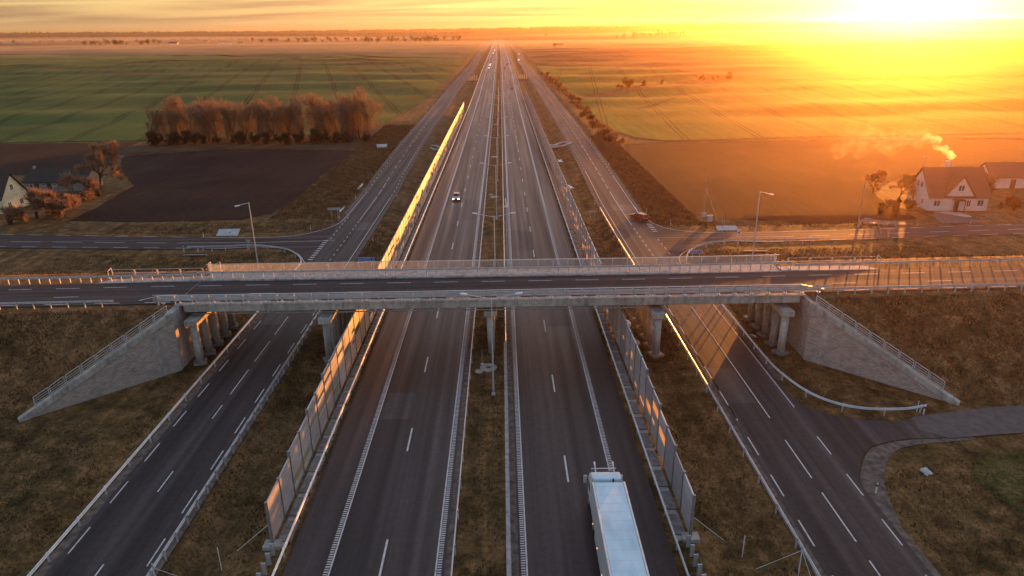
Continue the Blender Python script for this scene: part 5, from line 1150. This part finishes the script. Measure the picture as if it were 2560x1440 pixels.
for x, y, h, lab in ((-21.6, 41.2, 2.2, 'thin pale stake standing on the grass at bottom left'), (17.85, 41.5, 2.1, 'thin pale stake standing on the grass at bottom right'), (42.2, 60.8, 1.3, 'thin white stake at the guardrail end, right')):
    m = MB(); m.tube([(0, 0, -.3), (0, 0, h)], .035, 6); o = m.build('stake', M['white']); o.location = (x, y, tz(x, y)); tag(o, lab, 'stake')
for x, y, dx, lab in ((-25.2, 38.9, 1, 'steel mast with guy wires cut by the bottom edge, left'), (21.2, 39.3, -1, 'steel mast with guy wires cut by the bottom edge, right')):
    r = empty('braced_mast', (x, y, tz(x, y)), 0, lab, 'mast'); m = MB(); m.tube([(0, 0, 0), (0, 0, 2.3)], .05, 6); m.build('pole', M['steel'], r)
    for ex, ey in ((dx * 3.0, .4), (-dx * .5, -1.6), (dx * .9, -1.8)): m = MB(); m.tube([(0, 0, 1.9), (ex, ey, -.1)], .02, 4); m.build('guy_wire', M['steel'], r)
for x, y, ex, ey, lab in ((-18.3, 43, -2.6, -.3, 'thin brace wire from the left barrier end to the grass'), (14.2, 43, 2.6, -.2, 'thin brace wire from the right barrier end to the grass')):
    m = MB(); m.tube([(0, 0, 1.9), (ex, ey, -.3)], .025, 4); o = m.build('brace_wire', M['steel']); o.location = (x, y, 0); tag(o, lab, 'brace')
# ------------------------------------------------------------------ culverts, manholes, snow, poles
def slab(x, y, w, d, tilt, rz, label, z=0.0):
    m = MB(); Mx = Matrix.Rotation(tilt, 3, 'X'); m.box((0, 0, .1), (w, d, .14), m=Mx); o = m.build('concrete_slab', M['slab']); o.location = (x, y, tz(x, y) + z); o.rotation_euler.z = rz; tag(o, label, 'concrete slab')
M['slab'] = simple('pale_concrete_slabs', (.50, .52, .52), (.34, .35, .36), 2.2, .75, bmp=.4)
slab(-54.5, 131.6, 4.2, 2.7, R_(24), 0, 'pale bluish concrete slab in the ditch of the left local road', .15)
slab(-41.5, 240.5, 3.6, 6.5, R_(6), R_(14), 'pale concrete slab in the ditch left of the left frontage road'); slab(44.2, 130.2, 4.1, 1.7, R_(20), 0, 'pale concrete slab in the ditch of the right local road', .1)
slab(-55.4, 118.2, 4.0, 1.0, R_(-20), 0, 'thin concrete slab below the three marker posts, left'); slab(44.6, 115.6, 4.0, 1.6, R_(-16), R_(-4), 'pale concrete slab on the slope behind the square sign, right'); slab(37.2, 50.6, .8, .8, R_(15), R_(20), 'small concrete headwall block in the grass, bottom right', .0); slab(17.9, 38.6, 1.0, .8, R_(0), R_(4), 'small concrete block in the grass by the bottom edge', .1)
for x, y, rz, lab in ((-23.2, 240, R_(28), 'open rectangular stone frame behind the left noise barrier'), (21.0, 240.5, R_(-28), 'open rectangular stone frame behind the right noise barrier'), (16.9, 238.5, R_(25), 'narrow stone frame closest behind the right noise barrier')):
    m = MB(); w, l = (1.7, 8.0) if abs(x - 16.9) > 1 else (1.3, 5)
    for s in (-1, 1): m.bb(s * w - .25, s * w + .25, -l / 2, l / 2, .1, .5)
    for s in (-1, 1): m.bb(-w, w, s * l / 2 - .35, s * l / 2 + .35, .1, .55)
    o = m.build('stone_frame', M['slab']); o.location = (x, y, tz(x, y)); o.rotation_euler.z = rz; tag(o, lab, 'stone frame')
def disc(x, y, rad, hole, label):
    m = MB(); n = 28; z = .16
    V = [(rad * math.cos(6.2832 * k / n), rad * math.sin(6.2832 * k / n), zz) for zz in (-.1, z) for k in range(n)]; Fc = [(k, (k + 1) % n, n + (k + 1) % n, n + k) for k in range(n)]
    if hole:
        V += [(hole * math.cos(6.2832 * k / n), hole * math.sin(6.2832 * k / n), zz) for zz in (z, -.1) for k in range(n)]; Fc += [(n + k, n + (k + 1) % n, 2 * n + (k + 1) % n, 2 * n + k) for k in range(n)] + [(2 * n + k, 2 * n + (k + 1) % n, 3 * n + (k + 1) % n, 3 * n + k) for k in range(n)]
    else: Fc += [tuple(n + k for k in range(n))]
    m.add(V, Fc); o = m.build('manhole_ring' if hole else 'manhole_cover', M['concrete'], fix=False); o.location = (x, y, tz(x, y)); tag(o, label, 'manhole'); return o
disc(-2.0, 72.4, 1.0, .32, 'concrete manhole ring in the near median by the lamp post'); disc(-3.1, 71.4, .46, 0, 'small round concrete cover beside the near manhole ring')
disc(-2.0, 161.5, 1.0, .3, 'concrete manhole ring in the median below the second lamp arms'); disc(-2.9, 164, .5, 0, 'small round cover behind the second manhole ring'); disc(-2.4, 217.7, 1.3, .3, 'third manhole ring up the median'); disc(-2.4, 298.8, 1.3, .3, 'farthest manhole ring up the median')
g5 = random.Random(5)
for i, (x, y, rx, ry, lab) in enumerate(((16.6, 85.8, .8, 1.6, 'patch of old snow behind the bridge columns, right ditch'), (17.0, 79.9, .6, 1.3, 'patch of old snow beside the column feet, right ditch'), (16.3, 77.3, .5, .7, 'small snow patch at the right barrier foot'), (32.4, 80.6, .55, .6, 'small round snow patch in front of the right abutment'), (-36.6, 153, .35, 3.2, 'thin snow streak in the ditch above the wide sign back'), (-37.0, 176, .35, 6.5, 'long thin snow streak in the left ditch farther up'), (17.7, 174.5, .9, 2.6, 'snow patch on the right grass strip, nearer of two'), (18.0, 213.2, .9, 3.2, 'snow patch on the right grass strip, farther of two'), (-35.9, 80.3, .5, .5, 'tiny snow patch beside the left abutment columns'))):
    pts = [(x + rx * math.cos(a) * g5.uniform(.45, 1.15), y + ry * math.sin(a) * g5.uniform(.45, 1.15)) for a in np.arange(0, 6.28, .35)]
    V = [(x, y, tz(x, y) + .10)] + [(a, b, tz(a, b) + .03) for a, b in pts]; m = MB(); m.add(V, [(0, k + 1, (k + 1) % len(pts) + 1) for k in range(len(pts))]); tag(m.build('snow_patch', M['snow'], fix=False), lab, 'snow patch')
M['timber'] = simple('pole_timber', (.36, .30, .24), (.24, .19, .15), 3, .8)
r = empty('utility_pole', (41.6, 137.7, tz(41.6, 137.7)), 0, 'wooden utility pole with a slanting brace beside the right field', 'utility pole')
m = MB(); m.tube([(0, 0, -.4), (0, 0, 8.2)], [.17, .12], 8); m.build('pole', M['timber'], r); m = MB(); m.tube([(2.9, -.1, -.3), (.1, 0, 6.6)], [.14, .11], 8); m.build('brace', M['timber'], r)
m = MB(); m.bar((-.3, -.1, 7.9), (.3, -.1, 7.9), .06); m.build('crossarm', M['timber'], r); m = MB(); m.bb(-.4, .4, -.45, -.15, .7, 1.6); m.build('meter_box', M['slab'], r)
m = MB(); m.bb(-.55, .55, -.35, .35, -.2, 1.15); m.bb(-.6, .6, -.4, .4, 1.15, 1.22); o = m.build('cable_cabinet', M['slab']); o.location = (42.7, 137.0, tz(42.7, 137)); tag(o, 'small grey cable cabinet at the foot of the braced pole', 'cabinet')
r = empty('marker_pole', (44.0, 132.6, tz(44, 132.6)), 0, 'short double pole between braced utility pole and culvert slab', 'pole')
for dx in (0, .4): m = MB(); m.tube([(dx, 0, -.2), (dx, 0, 3.0 + dx)], .06, 6); m.build('pole', M['timber'], r)
r = empty('utility_pole', (70.2, 130.2, tz(70.2, 130.2)), 0, 'slim utility pole beside the local road left of the white house', 'utility pole'); m = MB(); m.tube([(0, 0, -.4), (0, 0, 9.3)], [.15, .1], 8); m.build('pole', M['timber'], r); m = MB(); m.bar((-.5, 0, 9.0), (.5, 0, 9.0), .08); m.build('crossarm', M['timber'], r)
r = empty('camera_pole', (.55, 104, -.1), 0, 'slim pole with a single white device at the top, beside the median guardrail', 'camera pole'); m = MB(); m.tube([(0, 0, -.3), (0, 0, 11.6)], [.08, .05], 6); m.build('pole', M['steel'], r)
m = MB(); m.box((0, 0, 11.65), (.6, .3, .25)); m.bar((0, .1, 11.7), (-.15, 1.8, 12.5), .12); m.build('device', M['white'], r)
m = MB(); m.tube([(0, 0, 0), (0, 0, .1)], .22, 8); m.tube([(0, 0, .1), (0, 0, 1.9)], .02, 4)
o = m.build('stake', M['steel']); o.location = (-2.75, 73.4, -.2); tag(o, 'thin rod standing left behind the near manhole ring', 'stake')

# ------------------------------------------------------------------ tufts of dry grass
def tufts(name, n, region, hmin, hmax, mat, zf, seed):
    g = np.random.default_rng(seed); nc = n // 14; qx = g.uniform(region[0], region[1], nc); qy = g.uniform(region[2], region[3], nc); sz = g.uniform(.08, .9, nc); wt = sz ** 1.5; ci = g.choice(nc, n, p=wt / wt.sum()); x = qx[ci] + g.normal(0, 1, n) * sz[ci]; y = qy[ci] + g.normal(0, 1, n) * sz[ci]
    ok = region[4](x, y); x, y = x[ok], y[ok]; n = len(x); z = zf(x, y); h = g.uniform(hmin, hmax, n); a = g.uniform(0, 6.283, n); w = g.uniform(.03, .09, n); lx, ly = g.normal(0, .4, n) * h, g.normal(0, .4, n) * h
    A = np.stack([x - w * np.cos(a), y - w * np.sin(a), z - .03], -1); B = np.stack([x + w * np.cos(a), y + w * np.sin(a), z - .03], -1); C = np.stack([x + lx, y + ly, z + h], -1)
    V = np.stack([A, B, C], 1).reshape(-1, 3); me = bpy.data.meshes.new(name); me.vertices.add(len(V)); me.vertices.foreach_set('co', V.ravel()); me.loops.add(len(V)); me.loops.foreach_set('vertex_index', np.arange(len(V)))
    me.polygons.add(n); me.polygons.foreach_set('loop_start', np.arange(0, 3 * n, 3)); me.polygons.foreach_set('loop_total', np.full(n, 3)); me.materials.append(mat); me.update(); me.validate()
    o = bpy.data.objects.new(name, me); COL.objects.link(o); tag(o, kind='stuff')
M['dry'] = simple('dry_grass', (.24, .14, .07), (.11, .066, .032), .6, .9, spec=.1, src='pos'); M['dry2'] = simple('olive_grass', (.10, .075, .026), (.05, .038, .015), .6, .9, spec=.1, src='pos')
bankz = lambda x, y: bank(x, y) - .0
inbank = lambda x, y: ((y > 62.3) & (y < 74.6) & (np.abs(x + 1.3) > 37.6 + np.maximum(0, 73.5 - y) * 1.03 + .6)) | ((y > 88.5) & (y < 100) & (np.abs(x + 1.3) > 37.6 + np.maximum(0, y - 88.9) * 1.03))
tufts('dry_grass', 110000, (-95, 95, 62, 100, inbank), .12, .42, M['dry'], bankz, 1); tufts('dry_grass', 70000, (-95, 95, 62, 100, inbank), .10, .35, M['dry2'], bankz, 2)
def verge(x, y):
    s = ((x > -25.4) & (x < -19.3)) | ((x > 15.3) & (x < 21.4)) | ((x > -3.7) & (x < -.4) & (y < 110))
    o = ((x < -35.6) & ((y < 61.5) | ((y > 101) & (y < 119)) | ((y > 133) & (y < 141)))) | ((x > 32.0) & (((y < 53) & (y < 50 + (x - 32) * .3)) | ((y > 101) & (y < 117)) | ((y > 131) & (y < 136) & (x > 40))))
    wing = (((x < -35.3) & (x > -38.3)) | ((x > 32) & (x < 35.5))) & (y > 62) & (y < 100)
    return s | o | wing
tufts('grass', 130000, (-80, 80, 34, 141, verge), .08, .30, M['dry2'], terrain, 3); tufts('grass', 110000, (-80, 80, 34, 141, verge), .08, .34, M['dry'], terrain, 4)
tufts('grass', 60000, (30, 46, 134, 260, lambda x, y: (x > fxR(150) + 4.6 + .02 * (y - 134)) & (x < 40.5) ), .2, .7, M['dry'], terrain, 6); tufts('grass', 60000, (-52, -35.8, 143, 300, lambda x, y: x > -50 + 0 * y), .15, .6, M['dry'], terrain, 7)

# ------------------------------------------------------------------ haze
mb = MB(); mb.bb(-9300, 9300, -400, 9600, -4.0, 101.0)
hm = bpy.data.materials.new('haze_air'); hm.use_nodes = True
hn, hl = hm.node_tree.nodes, hm.node_tree.links; hn.clear()
ho = hn.new('ShaderNodeOutputMaterial'); hv = hn.new('ShaderNodeVolumePrincipled')
hv.inputs['Color'].default_value = (.97, .58, .28, 1); hv.inputs['Density'].default_value = 0.00011; hv.inputs['Anisotropy'].default_value = .87
hl.new(hv.outputs[0], ho.inputs['Volume'])
hz = mb.build('haze', hm); tag(hz, kind='stuff')
